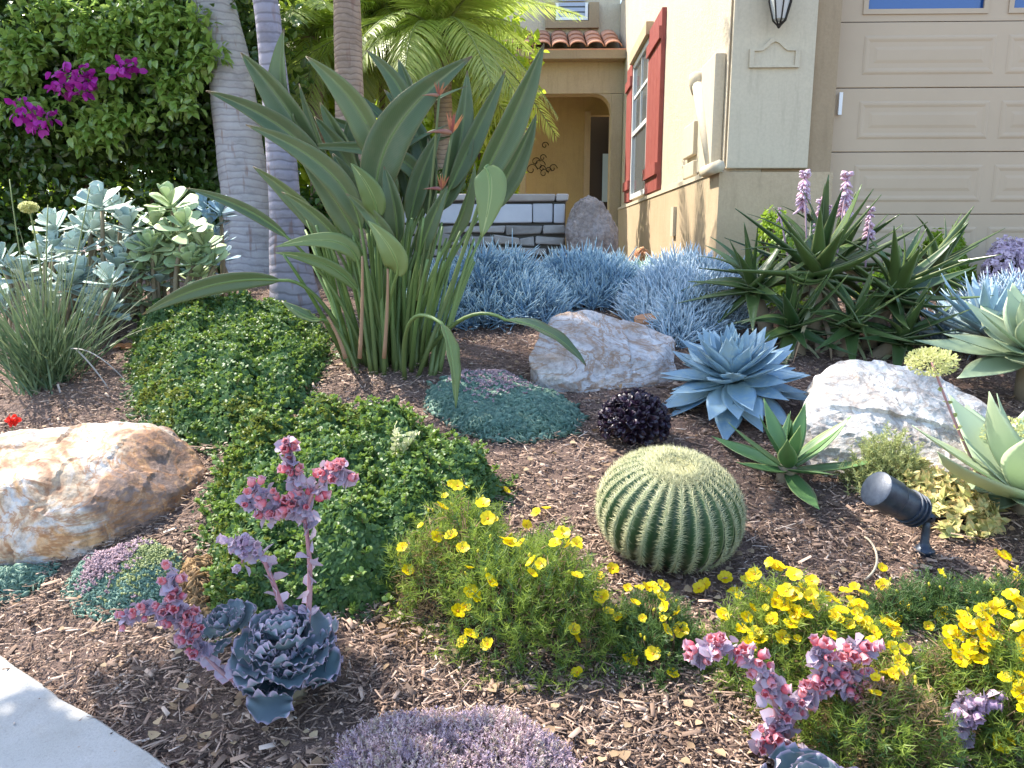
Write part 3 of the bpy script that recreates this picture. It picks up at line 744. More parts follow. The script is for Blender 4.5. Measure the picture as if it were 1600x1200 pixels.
# ---- palms: ringed trunk and feather fronds
def frond_mesh(L=2.1, n=46, ll=.5, mat=None, droop=.9, name='frond', lw=.03):
    mb = MB(); t = np.linspace(0, 1, 16)
    P = np.stack([np.zeros(16), L*(t-.18*t*t), L*(.32*t-droop*.75*t*t)], 1)
    V, F, uy = tube(P, np.linspace(.022, .004, 16), 5); mb.add(V, F, 1, 0, uy, .5)
    T, S, N = frames(P)
    for s in (-1, 1):
        k = np.linspace(1.5, 14.9, n)+rng.random(n)*.15; i = k.astype(int); f = (k-i)[:, None]
        B = P[i]*(1-f)+P[np.minimum(i+1, 15)]*f; tt = k/15
        ln = ll*(np.sin(np.pi*np.clip(tt*.85+.12, 0, 1))**.7)*(.85+.3*rng.random(n))
        D = norm(s*S[i]*1.0+T[i]*.75+N[i]*-.15+rng.normal(size=(n, 3))*.08)
        for q in range(n):
            pts = [B[q]+D[q]*ln[q]*a+np.array([0, 0, -1])*ln[q]*.45*a*a for a in (0, .33, .66, 1)]
            ribbon(mb, pts, np.array([.6, 1, .75, .05])*lw*(.6 if lw < .025 else 1), N[i[q]], 0, .15, 0, rng.random(), 3)
    return mb.mesh(name, [mat, M_STALK])
M_STALK = plain('frond_stalk', (.16, .2, .06), .5)
def trunk(name, root, pts, rads, mat, ring=.06, ringamp=.014):
    P = bez(pts, 4); P = np.array([np.array(p) for p in pts], float)
    # resample finely
    seg = np.concatenate([[0], np.cumsum(np.linalg.norm(np.diff(P, axis=0), axis=1))]); n = int(seg[-1]/.022)
    s = np.linspace(0, seg[-1], n); Q = np.stack([np.interp(s, seg, P[:, k]) for k in range(3)], 1)
    for _ in range(30): Q[1:-1] = (Q[:-2]+Q[1:-1]*2+Q[2:])/4
    rr = np.interp(s, seg, rads); ph = (s/ring)+.15*np.sin(s*9)
    rr = rr*(1+ringamp*np.abs(np.sin(ph*math.pi))**.5-ringamp*.6+.012*np.sin(s*13))
    V, F, uy = tube(Q-np.array(root.location), rr, 22)
    mb = MB(); mb.add(V, F, 0, 0, uy); return mb.build(name, mat, root)
def bark_mat(name, a, b, ring_c, scale=16):
    m, nt, p, out = newmat(name)
    tc = nt.nodes.new('ShaderNodeTexCoord'); wv = nt.nodes.new('ShaderNodeTexWave'); wv.bands_direction = 'Z'
    wv.inputs['Scale'].default_value = scale*.32; wv.inputs['Distortion'].default_value = 7; wv.inputs['Detail'].default_value = 3; wv.inputs['Detail Scale'].default_value = .6
    nt.links.new(tc.outputs['Object'], wv.inputs[0])
    c = nmix(nt, nramp(nt, nnoise(nt, 5, 5, .65), [(.35, 0), (.65, 1)]), a, b)
    c = nmix(nt, nramp(nt, nnoise(nt, 8, 3, .5, stretch=(2, 2, .35)), [(.6, 0), (.68, .7)]), c, (.22, .12, .09))
    c = nmix(nt, nramp(nt, wv.outputs['Fac'], [(0, .6), (.2, 0)]), c, ring_c); c = nmix(nt, nramp(nt, nnoise(nt, 3, 6, .7, stretch=(1.5, 1.5, 3)), [(.5, 0), (.66, .5)]), c, tuple(v*.55 for v in a))
    nt.links.new(c, p.inputs['Base Color']); p.inputs['Roughness'].default_value = .8
    h = nmix(nt, .5, wv.outputs['Color'], nnoise(nt, 40, 6, .7)); nt.links.new(nbump(nt, h, .6, .01), p.inputs['Normal']); return m
M_BARK = bark_mat('grey_palm_bark', (.34, .32, .33), (.43, .41, .42), (.19, .17, .19))
M_BARK2 = bark_mat('brown_palm_bark', (.27, .19, .14), (.36, .27, .21), (.10, .06, .045), 22)
M_FROND = leafmat('king_palm_leaflet', (.05, .10, .02), (.13, .2, .03), rough=.45, trans=.4, tcol=(.3, .42, .05))
M_FROND2 = leafmat('feather_palm_leaflet', (.22, .32, .08), (.50, .56, .20), rough=.38, trans=.5, tcol=(.70, .85, .16), spec=.7)
FR1 = [frond_mesh(2.3, 44, .55, M_FROND, d) for d in (.7, .95, 1.25)]
def crown(root, top, n, meshes, t0, t1, s=1., az0=0.):
    for i in range(n):
        az = az0+i*2.39996+rng.normal()*.1; ti = t0+(t1-t0)*(i/(n-1))
        M = basis(az, ti, rng.normal()*.25).to_4x4() @ Matrix.Scale(s*(.9+.2*rng.random()), 4)
        link('frond', meshes[i % len(meshes)], root, Matrix.Translation(Vector(top)-root.location) @ M)
def palm(label, base_px, path, Y, widths, top_z, n, sc, bm=None, base_y=None, az0=0., lean=(0, 0)):
    bm = bm or M_BARK
    b = G(*base_px) if base_y is None else PY(base_px[0], base_px[1], base_y)
    root = empty('palm_tree', (b[0], b[1], float(tz(b[0], b[1]))), label, 'palm tree', 'palm trees in the bed')
    pts = [(b[0], b[1], float(tz(b[0], b[1]))-.1)]; Yb = b[1]
    rad = [widths[0]*mpp(Yb, 1)/2]
    for (px, py), wd in zip(path, widths[1:]):
        p = PY(px, py, Yb); pts.append(tuple(p)); rad.append(wd*mpp(Yb, p[2])/2)
    a, c = np.array(pts[-2]), np.array(pts[-1]); e = (c-a)/max(.05, (c-a)[2]); top = c+e*(top_z-c[2])*.7; top[2] = top_z
    top[0] += lean[0]; top[1] += lean[1]
    pts.append(tuple(top)); rad.append(rad[-1]*.85)
    trunk('trunk', root, pts, rad, bm)
    mb = MB(); V, F, _ = tube([top, top+np.array([0, 0, .55])], [rad[-1]*1.1, rad[-1]*.4], 14); mb.add(V-np.array(root.location), F)
    mb.build('crownshaft', plain('crownshaft_green', (.13, .2, .06), .45), root)
    crown(root, top+np.array([0, 0, .45]), n, FR1, .35, 1.75, sc, az0)
palm('thick pale grey ringed palm trunk at the left, nearest the camera', (402, 432), [(398, 400), (388, 330), (376, 240), (358, 100), (334, 0)], 0, [104, 88, 76, 72, 66, 62], 4.4, 11, .62, lean=(-.45, .2))
M_BARK3 = bark_mat('darker_palm_bark', (.24, .22, .27), (.32, .30, .35), (.09, .08, .09))
palm('slimmer ringed palm trunk close behind the thick grey one', (462, 425), [(452, 400), (447, 340), (436, 200), (424, 80), (416, 0)], 0, [86, 62, 50, 44, 40, 38], 4.3, 11, .6, M_BARK3, base_y=5.3, az0=1, lean=(-.4, .3))
palm('brown palm trunk rising behind the bird of paradise', (548, 420), [(548, 300), (546, 150), (542, 0)], 0, [52, 46, 44, 42], 4.7, 12, .8, M_BARK2, base_y=6.6, az0=2)
shrub_mass_late = True

# short feather palm with pale fronds in front of the porch
FR2 = [frond_mesh(1.25, 84, .36, M_FROND2, d, lw=.022) for d in (.9, 1.3, 1.7)]
def short_palm(px, pyc, Y, label, n=34, sc=1.):
    c = PY(px, pyc, Y); zb = float(tz(c[0], Y)); root = empty('feather_palm', (c[0], Y, zb), label, 'palm tree')
    trunk('trunk', root, [(c[0], Y, zb-.05), (c[0]+.03, Y, (zb+c[2])/2), tuple(c)], [.11, .09, .1], M_BARK2, .04, .08)
    crown(root, c, n, FR2, .12, 2.05, sc)
short_palm(688, 62, 8.3, 'short feather palm with pale yellow green drooping fronds before the porch', 44, .93)
short_palm(485, 60, 8.9, 'feather palm with bright yellow fronds between the grey and the brown trunk', 26, .9)
short_palm(600, 20, 9.3, 'feather palm with bright yellow fronds behind the brown trunk', 30, 1.0)

# ---- hedge and background trees
def leafcloud(mb, centres, rads, n, tmpl, L, W, mi=0, flat=.5, bright=None):
    c = rng.integers(0, len(centres), n); d = norm(rng.normal(size=(n, 3))); r = rng.random(n)**.4
    P = np.asarray(centres)[c]+d*r[:, None]*np.asarray(rads)[c][:, None]
    D = norm(d*.5+rng.normal(size=(n, 3))*.6+np.array([0, 0, -.15])); Nn = norm(rng.normal(size=(n, 3))*.7+np.array([0, -.2, 1])*flat+d*.4)
    l = L*(.6+.7*rng.random(n)); inst(mb, tmpl, D, Nn, P, np.stack([l*W, l, l], 1), mi)
    return P
T_LEAF = leaf_t([(0, .05), (.35, .5), (.7, .4), (1, .02)], .25, .2)
def shrub_mass(name, label, cat, x0, x1, y0, y1, z0, z1, nc, nl, L, mat, top=None, group=None, r=.45, wood=True, W=.6):
    cx, cy = (x0+x1)/2, (y0+y1)/2; root = empty(name, (cx, cy, z0), label, cat, group); o = np.array([cx, cy, z0])
    C = np.stack([x0+rng.random(nc)*(x1-x0), y0+rng.random(nc)*(y1-y0), z0+rng.random(nc)**.8*(z1-z0)], 1)
    if top is not None: C = C[C[:, 2] < [top(x, y) for x, y, z in C]]
    rr = r*(.6+.7*rng.random(len(C))); mb = MB(); leafcloud(mb, C-o, rr, nl, T_LEAF, L, W)
    mb.build('crown', mat, root, kind='stuff')
    if wood:
        mb = MB()
        for k in range(14):
            a = C[rng.integers(len(C))]; b = np.array([cx+(a[0]-cx)*.6, cy+(a[1]-cy)*.3, z0-.1]); m_ = (a+b)/2+rng.normal(size=3)*.15
            V, F, _ = tube(bez([b, m_, a], 8)-o, np.linspace(.03, .008, 8), 5); mb.add(V, F)
        mb.build('branches', M_WOOD, root)
    return root, C, rr
M_WOOD = plain('branch_wood', (.12, .08, .05), .85)
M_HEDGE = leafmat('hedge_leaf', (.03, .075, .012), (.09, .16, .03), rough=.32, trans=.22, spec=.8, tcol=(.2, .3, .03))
M_MAG = leafmat('magenta_bract', (.30, .01, .24), (.5, .04, .42), rough=.5, trans=.3, tcol=(.6, .04, .45))
def bougainvillea():
    root, C, rr = shrub_mass('bougainvillea', 'tall dense dark green bougainvillea hedge with magenta blooms at the left', 'shrub', -6.9, -2.45, 7.3, 8.4, .95, 3.9, 230, 62000, .085, M_HEDGE, r=.42)
    o = np.array(root.location)
    for (px, py, r, n) in ((96, 128, .10, 26), (112, 114, .08, 20), (38, 172, .10, 26), (58, 192, .08, 18), (72, 182, .07, 18), (128, 120, .08, 24), (185, 108, .07, 20), (205, 105, .06, 14), (140, 125, .06, 12), (130, 145, .05, 10)):
        p = PY(px, py, 6.82)-o; mb = MB(); leafcloud(mb, [p], [r], n, T_OVAL, .07, 1.1); mb.build('bloom', M_MAG, root, kind='stuff')
    # overhanging sprays, sunlight put into a lighter leaf colour
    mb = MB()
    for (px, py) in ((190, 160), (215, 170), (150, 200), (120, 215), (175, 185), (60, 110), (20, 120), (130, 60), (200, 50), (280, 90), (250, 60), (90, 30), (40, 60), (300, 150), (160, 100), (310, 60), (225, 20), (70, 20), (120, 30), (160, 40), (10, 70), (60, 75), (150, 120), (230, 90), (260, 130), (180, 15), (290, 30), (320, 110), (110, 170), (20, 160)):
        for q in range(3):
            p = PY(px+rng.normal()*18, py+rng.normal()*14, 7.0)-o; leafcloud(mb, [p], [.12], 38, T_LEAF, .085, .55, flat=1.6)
    mb.build('sunlit_sprays', leafmat('sunlit_hedge_leaf', (.12, .22, .03), (.27, .38, .09), rough=.3, trans=.35, spec=.8), root, kind='stuff')
bougainvillea()
M_TREE = leafmat('bright_tree_leaf', (.18, .28, .02), (.48, .56, .06), rough=.4, trans=.55, tcol=(.65, .85, .06))
shrub_mass('background_tree', 'bright yellow green tree behind the palm trunks', 'tree', -4.6, -1.9, 9.8, 11.2, 1.2, 5.0, 110, 26000, .13, M_TREE, r=.55)
shrub_mass('background_tree', 'tall green tree behind the bougainvillea hedge', 'tree', -11.5, -5.2, 11, 13.5, 1.2, 6.8, 130, 22000, .18, M_TREE, r=.8)
shrub_mass('background_tree', 'green tree behind the feather palms', 'tree', -2.4, .05, 11.6, 12.8, 1.1, 4.7, 70, 15000, .13, M_TREE, r=.5)
shrub_mass('shrub', 'dark green shrub behind the stone wall', 'shrub', -2.2, -.6, 7.6, 8.2, 1., 1.8, 40, 8000, .08, M_HEDGE, r=.3)

shrub_mass('street_tree', 'small leafy street tree beyond the left edge of the frame shading the sidewalk', 'tree', -4.3, -2.9, 2.3, 3.5, 3.3, 4.4, 18, 3600, .12, M_TREE, r=.34)
# ================================================================== mats and mounds
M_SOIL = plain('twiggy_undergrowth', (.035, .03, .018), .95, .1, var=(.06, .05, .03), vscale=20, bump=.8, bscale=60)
M_COV = leafmat('small_green_leaf', (.045, .11, .035), (.14, .23, .07), rough=.45, trans=.25, spec=.35, tcol=(.25, .38, .06))
M_COV2 = leafmat('small_olive_leaf', (.08, .12, .02), (.2, .23, .05), rough=.45, trans=.25, spec=.35, tcol=(.35, .4, .06))
def mat_plant(name, label, cat, poly, Hh, wd, n, tmpl, L, W, mat, whorl=4, lump=.25, seed=0, extra=None, jag=.02, up=.35, base=None, zlo=.7, group=None, lift=0.):
    mo = Mound(poly, Hh, wd, lump, seed); root = empty(name, mo.centre(), label, cat, group)
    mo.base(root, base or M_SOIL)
    foliage(mo, root, n, tmpl, L, W, mat, whorl=whorl, jag=jag, up=up, zlo=zlo, lift=lift)
    if extra: extra(mo, root)
    return mo, root
def olive_edge(pts, n=700, s=.09, mat=None, L=.017, tm=None, lift=.008):
    def f(mo, root):
        mb = MB(); c = np.array([mo.hit(x, y) for x, y in pts]); k = rng.integers(0, len(c), n)
        x = c[k, 0]+rng.normal(size=n)*s; y = c[k, 1]+rng.normal(size=n)*s*.8; h = mo.h(x, y); q = h > .004; x, y, h = x[q], y[q], h[q]
        z = tz(x, y)+h+lift; x, y, z = [np.repeat(v, 5) for v in (x, y, z)]; m_ = len(x)
        D = rnd_dir(m_, .25); inst(mb, tm or T_ROUND, D, norm(rng.normal(size=(m_, 3))*.4+np.array([0, 0, 1])), np.stack([x, y, z], 1)-np.array(root.location), np.full(m_, L)*(.7+.5*rng.random(m_)))
        mb.build('olive_leaves', mat or M_COV2, root, kind='stuff')
    return f
MG1, RG1 = mat_plant('ground_cover', 'low dark green small-leaved mat left of the bird of paradise base', 'ground cover',
          [(212, 640, .2), (205, 560, .3), (215, 490, .7), (300, 452, 1), (420, 445, 1), (500, 480, .9), (515, 540, .3), (500, 590, 0), (470, 640, 0), (400, 705, 0), (280, 700, 0)],
          .15, .07, 13500, T_ROUND, .026, .026, M_COV, seed=1, lump=.5, jag=.035, extra=olive_edge([(240, 520), (235, 580), (300, 470), (230, 620), (260, 640), (390, 640)], 900, .07))
MG2, RG2 = mat_plant('ground_cover', 'large dark green small-leaved mat beside the rust boulder', 'ground cover',
          [(330, 1000, 0), (332, 900, .2), (330, 790, .5), (335, 690, .9), (380, 650, 1), (480, 610, 1), (600, 610, 1), (690, 640, 1), (760, 700, .7), (790, 750, .3), (760, 800, 0), (700, 860, 0), (640, 920, 0), (560, 960, 0), (430, 980, 0)],
          .19, .07, 25000, T_ROUND, .022, .022, M_COV, seed=4, lump=.45, jag=.035, extra=olive_edge([(345, 760), (350, 830), (345, 900), (350, 960), (420, 680), (460, 650), (370, 700), (520, 640), (650, 650), (560, 630)], 1700, .07))
def runners(mo, root, n, seed):
    """woody shoots that stand out of a mat, with small leaf pairs"""
    x, y = mo.sample(n, .02); h = mo.h(x, y); o = np.array(root.location); N = mo.normal(x, y); mb = MB(); B = []; 
    for k in range(n):
        a = np.array([x[k], y[k], float(tz(x[k], y[k]))+h[k]*.9]); d = norm(N[k]*.5+rng.normal(size=3)*.45+np.array([0, 0, .5])); e = a+d*(.03+.05*rng.random())
        V, F, _ = tube([a-o, (a+e)/2-o+rng.normal(size=3)*.004, e-o], .0014, 4); mb.add(V, F); B += [a+(e-a)*t for t in (.35, .5, .65, .8, .9, 1)]
    mb.build('runners', plain('woody_runner', (.17, .12, .06), .8), root, kind='stuff')
    B = np.repeat(np.array(B), 3, 0); m_ = len(B); mb = MB(); inst(mb, T_ROUND, rnd_dir(m_, .3), norm(rng.normal(size=(m_, 3))*.5+np.array([0, 0, 1])), B-o, .013+.01*rng.random(m_)); mb.build('shoot_leaves', M_COV3, root, kind='stuff')
M_COV3 = leafmat('young_green_leaf', (.09, .17, .04), (.2, .29, .07), rough=.45, trans=.3, spec=.35, tcol=(.35, .5, .06))
runners(MG1, RG1, 260, 1); runners(MG2, RG2, 420, 2)
# variegated sprig growing out of the mat
def sprig():
    g = MG2.hit(625, 715); root = empty('variegated_sprig', tuple(g), 'small cream and yellow variegated sprig standing out of the green mat', 'plant')
    mb = MB()
    for k in range(5):
        a = np.array([rng.normal()*.02, rng.normal()*.02, 0]); b = a+np.array([rng.normal()*.03, rng.normal()*.02, .07+rng.random()*.08])
        V, F, _ = tube([a, (a+b)/2, b], .0025, 4); mb.add(V, F)
        P = a+(b-a)*rng.random((22, 1)); inst(mb, T_ROUND, rnd_dir(22, .3), rnd_dir(22, .5), P, np.full(22, .022))
    mb.build('stems_and_leaves', leafmat('variegated_leaf', (.3, .36, .1), (.62, .58, .36), rough=.4), root)
sprig()
T_BLOB = finger_t(4)
M_THY = leafmat('lilac_grey_tuft', (.36, .23, .25), (.70, .54, .54), rough=.85, trans=.1, spec=.1, noise_c=(.34, .27, .38))
M_THY2 = leafmat('straw_grey_tuft', (.34, .26, .2), (.66, .56, .48), rough=.9, trans=.1, spec=.1)
M_DRY = plain('dry_mat_base', (.12, .09, .09), .95, .1, var=(.2, .16, .15), vscale=30, bump=.6)
def thyme():
    mo = Mound([(505, 1290, 0), (530, 1150, .3), (590, 1085, .8), (700, 1068, 1), (800, 1082, 1), (880, 1140, .5), (915, 1230, 0), (900, 1330, 0), (700, 1380, 0), (560, 1360, 0)], .11, .06, .5, 2)
    root = empty('thyme_mound', mo.centre(), 'low pinkish lilac woolly mat at the bottom edge of the bed', 'ground cover'); mo.base(root, M_DRY, k=.7)
    for m_, n in ((M_THY, 3600), (M_THY2, 1500)): sprigs(mo, root, n, 16, .035, .0085, .0032, m_, 'foliage', .8, out=.8, jag=.02)
M_SED = leafmat('teal_sedum', (.08, .17, .13), (.22, .33, .24), rough=.5, trans=.15)
M_SED2 = leafmat('dry_pink_sedum_flower', (.26, .17, .19), (.5, .36, .38), rough=.8, trans=.1)
M_SEDL = leafmat('lime_sedum', (.22, .27, .08), (.42, .44, .2), rough=.5, trans=.15)
def pinks(pts, n=900, s=.07, L=.014, m=None):
    return olive_edge(pts, n, s, m or M_SED2, L, (T_BLOB[0]*np.array([.25, 1, .25]), T_BLOB[1], T_BLOB[2], T_BLOB[3]), .024)
mat_plant('sedum_mat', 'low teal sedum mat with dry pinkish flower heads in the middle of the bed', 'ground cover',
          [(672, 640, 0), (680, 600, .6), (720, 575, 1), (800, 580, 1), (870, 610, .8), (905, 650, .3), (890, 680, 0), (800, 690, 0), (730, 680, 0)],
          .06, .05, 9000, T_BLOB, .028, .0035, M_SED, whorl=1, zlo=.8, up=.6, lump=.4, extra=pinks([(740, 585), (780, 590), (820, 600), (850, 605), (770, 610), (720, 590)], 900, .09))
mat_plant('sedum_mound', 'rounded lime and teal sedum mound in front of the rust boulder', 'ground cover',
          [(112, 920, 0), (120, 870, .6), (170, 838, 1), (240, 822, 1), (285, 850, .8), (290, 910, .2), (260, 950, 0), (190, 960, 0), (135, 950, 0)],
          .12, .05, 7000, T_BLOB, .016, .0035, M_SED, whorl=1, zlo=.85, up=.7, extra=lambda mo, r: (olive_edge([(190, 850), (230, 845), (250, 870), (210, 890), (260, 850), (160, 860)], 1300, .05, M_SEDL, .014, (T_BLOB[0]*np.array([.25, 1, .25]),)+T_BLOB[1:], .014)(mo, r), pinks([(160, 885), (145, 900), (190, 880)], 350, .035)(mo, r)))
M_DRYF = leafmat('straw_foliage', (.16, .10, .05), (.42, .28, .14), rough=.8, trans=.2)
mat_plant('dry_tuft', 'dry straw coloured tuft between the sedum mound and the green mat', 'dry plant', [(275, 940, 0), (280, 870, .8), (320, 850, 1), (335, 900, .6), (325, 960, 0)], .08, .04, 1500, T_BLOB, .025, .002, M_DRYF, whorl=1, zlo=.4)
mat_plant('sedum_patch', 'small teal sedum patch tucked under the left end of the rust boulder', 'ground cover', [(-60, 960, 0), (-40, 880, 1), (50, 868, 1), (75, 885, .4), (40, 925, 0)], .07, .04, 2600, T_BLOB, .022, .004, M_SED, whorl=1, zlo=.7)
M_ORS = leafmat('orange_succulent', (.5, .16, .05), (.72, .4, .2), rough=.5, trans=.2)
M_PKS = leafmat('pink_succulent', (.5, .2, .18), (.7, .42, .38), rough=.5, trans=.2)
mat_plant('orange_sedum', 'bright orange low succulent patch against the house base', 'succulent', [(990, 408, 0), (992, 372, .9), (1030, 362, 1), (1070, 372, .9), (1075, 405, 0)], .42, .05, 2600, T_FINGER, .05, .009, M_ORS, whorl=1, zlo=.5)
mat_plant('pink_sedum', 'pale pink low succulent patch by the corner of the house', 'succulent', [(1080, 412, 0), (1082, 380, .9), (1130, 370, 1), (1230, 380, .9), (1240, 412, 0)], .36, .05, 2600, T_FINGER, .05, .009, M_PKS, whorl=1, zlo=.5)
M_LIME = leafmat('lime_shrub_leaf', (.12, .22, .02), (.3, .42, .05), rough=.4, trans=.35, tcol=(.5, .7, .06))
mat_plant('lime_shrub', 'small lime green shrub behind the right side of the aloe', 'shrub', [(1360, 455, 0), (1365, 385, .8), (1410, 335, 1), (1450, 350, 1), (1500, 385, .8), (1525, 445, 0)], .5, .09, 4200, T_LEAF, .05, .026, M_LIME, whorl=3, zlo=.15, jag=.05, lump=.7, lift=.03)
mat_plant('lime_shrub', 'small lime green tuft behind the left side of the aloe', 'shrub', [(1170, 440, 0), (1175, 390, .8), (1200, 372, 1), (1235, 380, 1), (1250, 435, 0)], .45, .06, 1600, T_LEAF, .05, .026, M_LIME, whorl=3, zlo=.15, jag=.05, lump=.7, lift=.03)
M_PUR = leafmat('lavender_flower', (.42, .30, .44), (.7, .58, .68), rough=.6, trans=.3)
mat_plant('lavender_patch', 'patch of pale purple flowers at the right edge by the garage', 'flowers', [(1525, 452, 0), (1535, 405, .8), (1575, 385, 1), (1700, 380, 1), (1720, 450, 0)], .4, .05, 3200, T_OVAL, .03, .03, M_PUR, whorl=3, zlo=.4)
mb = MB(); p = PY(1565, 405, 4.9)

# ---- blue chalk sticks
M_BLUE = leafmat('blue_chalk_stick', (.11, .22, .36), (.28, .43, .54), tip=(.36, .48, .52), rough=.6, trans=.05, spec=.25)
M_BLUEG = leafmat('blue_green_chalk_stick', (.13, .27, .24), (.3, .46, .38), tip=(.45, .58, .46), rough=.6, trans=.08, spec=.25)
M_BLUEP = leafmat('pale_blue_chalk_stick', (.22, .34, .44), (.42, .54, .62), tip=(.55, .64, .70), rough=.6, trans=.05, spec=.25)
def chalk(label, poly, Hh, n, mat, L=.16, seed=0, Wd=.0046, wd=.2):
    n = int(n*1.7)
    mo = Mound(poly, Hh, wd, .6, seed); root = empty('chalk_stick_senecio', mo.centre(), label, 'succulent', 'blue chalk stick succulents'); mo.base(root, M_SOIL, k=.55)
    nn = n//9; x, y = mo.sample(nn, .04); h = mo.h(x, y); z = tz(x, y)+h*(.45+.5*rng.random(nn))-.02
    ax = norm(mo.normal(x, y)*.7+rng.normal(size=(nn, 3))*.35+np.array([0, 0, .6])); k = 9
    q = np.arange(k)/k; B = np.stack([x, y, z], 1)[:, None]+ax[:, None]*(q*.05)[None, :, None]
    d = rng.normal(size=(nn, k, 3)); d -= (d*ax[:, None]).sum(-1, keepdims=True)*ax[:, None]; D = norm(norm(d)*(.95-.75*q)[None, :, None]+ax[:, None]*.8)
    D = D.reshape(-1, 3); B = B.reshape(-1, 3)-np.array(root.location); m_ = len(B); l = L*(.45+.85*rng.random(m_))*np.repeat(.6+.6*rng.random(nn), k)
    mb = MB(); inst(mb, T_FINGER, D, norm(rng.normal(size=(m_, 3))), B, np.stack([np.full(m_, Wd)]*1+[l]+[np.full(m_, Wd)], 1)); mb.build('foliage', mat, root, kind='stuff')
chalk('deep blue chalk stick clump directly behind the bird of paradise', [(640, 520, 0), (640, 440, .6), (680, 400, 1), (760, 385, 1), (850, 395, 1), (875, 470, .4), (840, 505, 0), (760, 512, 0)], .30, 7500, M_BLUE, seed=1)
chalk('blue chalk stick clump in front of the upright boulder', [(850, 478, 0), (845, 415, .6), (870, 390, 1), (960, 385, 1), (1000, 400, .9), (990, 470, .2), (930, 485, 0)], .27, 5500, M_BLUE, seed=3)
chalk('green tinted chalk stick clump below the stone wall', [(895, 440, .2), (900, 395, .9), (950, 385, 1), (1030, 390, 1), (1040, 430, .3), (960, 450, .1)], .34, 2500, M_BLUEG, seed=5)
chalk('greyish blue chalk stick clump between the grey boulder and the aloe', [(985, 500, 0), (1000, 420, .6), (1040, 390, 1), (1130, 380, 1), (1180, 400, .8), (1150, 500, .2), (1060, 540, 0)], .28, 6500, M_BLUEP, seed=7)
chalk('pale blue chalk stick clump at the right edge of the bed', [(1470, 545, 0), (1480, 470, .6), (1520, 430, 1), (1650, 425, 1), (1720, 480, .5), (1650, 560, 0)], .30, 7000, M_BLUEP, seed=9)

# ---- yellow flowered shrubs
M_FERN = leafmat('feathery_leaf', (.09, .15, .03), (.30, .38, .07), rough=.5, trans=.4, tcol=(.45, .6, .08))
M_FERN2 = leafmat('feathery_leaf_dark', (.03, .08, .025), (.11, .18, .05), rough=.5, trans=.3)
M_YEL = leafmat('yellow_petal', (.80, .58, .003), (.86, .70, .01), mid=(.78, .46, .0), rough=.45, trans=.35, tcol=(.95, .8, .02))
M_EYE = plain('orange_flower_centre', (.55, .25, .01), .7)
def flower_mesh(sd_):
    r_ = np.random.default_rng(sd_); mb = MB()
    for k in range(5):
        a = k*1.2566+r_.normal()*.08; cup = .35+r_.random()*.35; P = []
        for t in (0, .3, .65, 1):
            rr = t; P.append((math.cos(a)*rr*math.cos(cup*.8), math.sin(a)*rr*math.cos(cup*.8), rr*math.sin(cup)*(1-.35*t)))
        ribbon(mb, P, np.array([.25, .8, 1.0, .55]), (math.cos(a)*-.5, math.sin(a)*-.5, 1), 0, .18, 0, r_.random(), 5)
    V, F = lathe([(.03, -.02), (.16, .05), (.14, .16), (.03, .2)], 8); mb.add(V, F, 1)
    V, F, _ = tube([(0, 0, 0), (.1, .05, -1.2), (.05, .1, -2.6)], .045, 4); mb.add(V, F, 2)
    return mb.mesh('flower', [M_YEL, M_EYE, M_STALK])
FLM = [flower_mesh(k) for k in range(5)]
def put_flowers(mo, root, pts, size=.021):
    for px, py in pts:
        g = mo.hit(px, py, .03)
        if g is None: continue
        ax = Vector((rng.normal()*.45, -.55+rng.normal()*.4, 1)).normalized(); q = Vector((0, 0, 1)).rotation_difference(ax).to_matrix().to_4x4() @ Matrix.Rotation(rng.random()*6, 4, 'Z')
        s = size*(.8+.45*rng.random())
        link('flower', FLM[int(rng.integers(5))], root, Matrix.Translation(Vector(g)-root.location) @ q @ Matrix.Scale(s, 4))
def sprigs(mo, root, n, k, ln, L, W, mat, name, zlo, out=.5, jag=.03):
    """upright sprigs, each a stem with k needle leaves around it"""
    x, y = mo.sample(n, jag); h = mo.h(x, y); z = tz(x, y)+h*(zlo+(1-zlo)*rng.random(n)**.6)-ln*.6
    ax = norm(mo.normal(x, y)*out+rng.normal(size=(n, 3))*.32+np.array([0, 0, .8])); l = ln*(.6+.7*rng.random(n)); o = np.array(root.location)
    q = rng.random((n, k)); B = np.stack([x, y, z], 1)[:, None]+ax[:, None]*(q*l[:, None])[..., None]
    d = rng.normal(size=(n, k, 3)); d -= (d*ax[:, None]).sum(-1, keepdims=True)*ax[:, None]; D = norm(norm(d)*.9+ax[:, None]*.75)
    m_ = n*k; rn = np.clip(np.repeat(rng.random(n), k)*.6+rng.random(m_)*.4, 0, 1)
    mb = MB(); inst(mb, T_STRIP, D.reshape(-1, 3), norm(rng.normal(size=(m_, 3))+np.array([0, -.4, .6])), B.reshape(-1, 3)-o, np.stack([W*(.7+.5*rng.random(m_)), L*(.6+.7*rng.random(m_)), np.full(m_, L)], 1), rnd=rn)
    S = np.stack([x, y, z], 1)-o; inst(mb, T_STRIP, ax, norm(rng.normal(size=(n, 3))), S, np.stack([np.full(n, .0024), l, l], 1))
    return mb.build(name, mat, root, kind='stuff')
thyme()
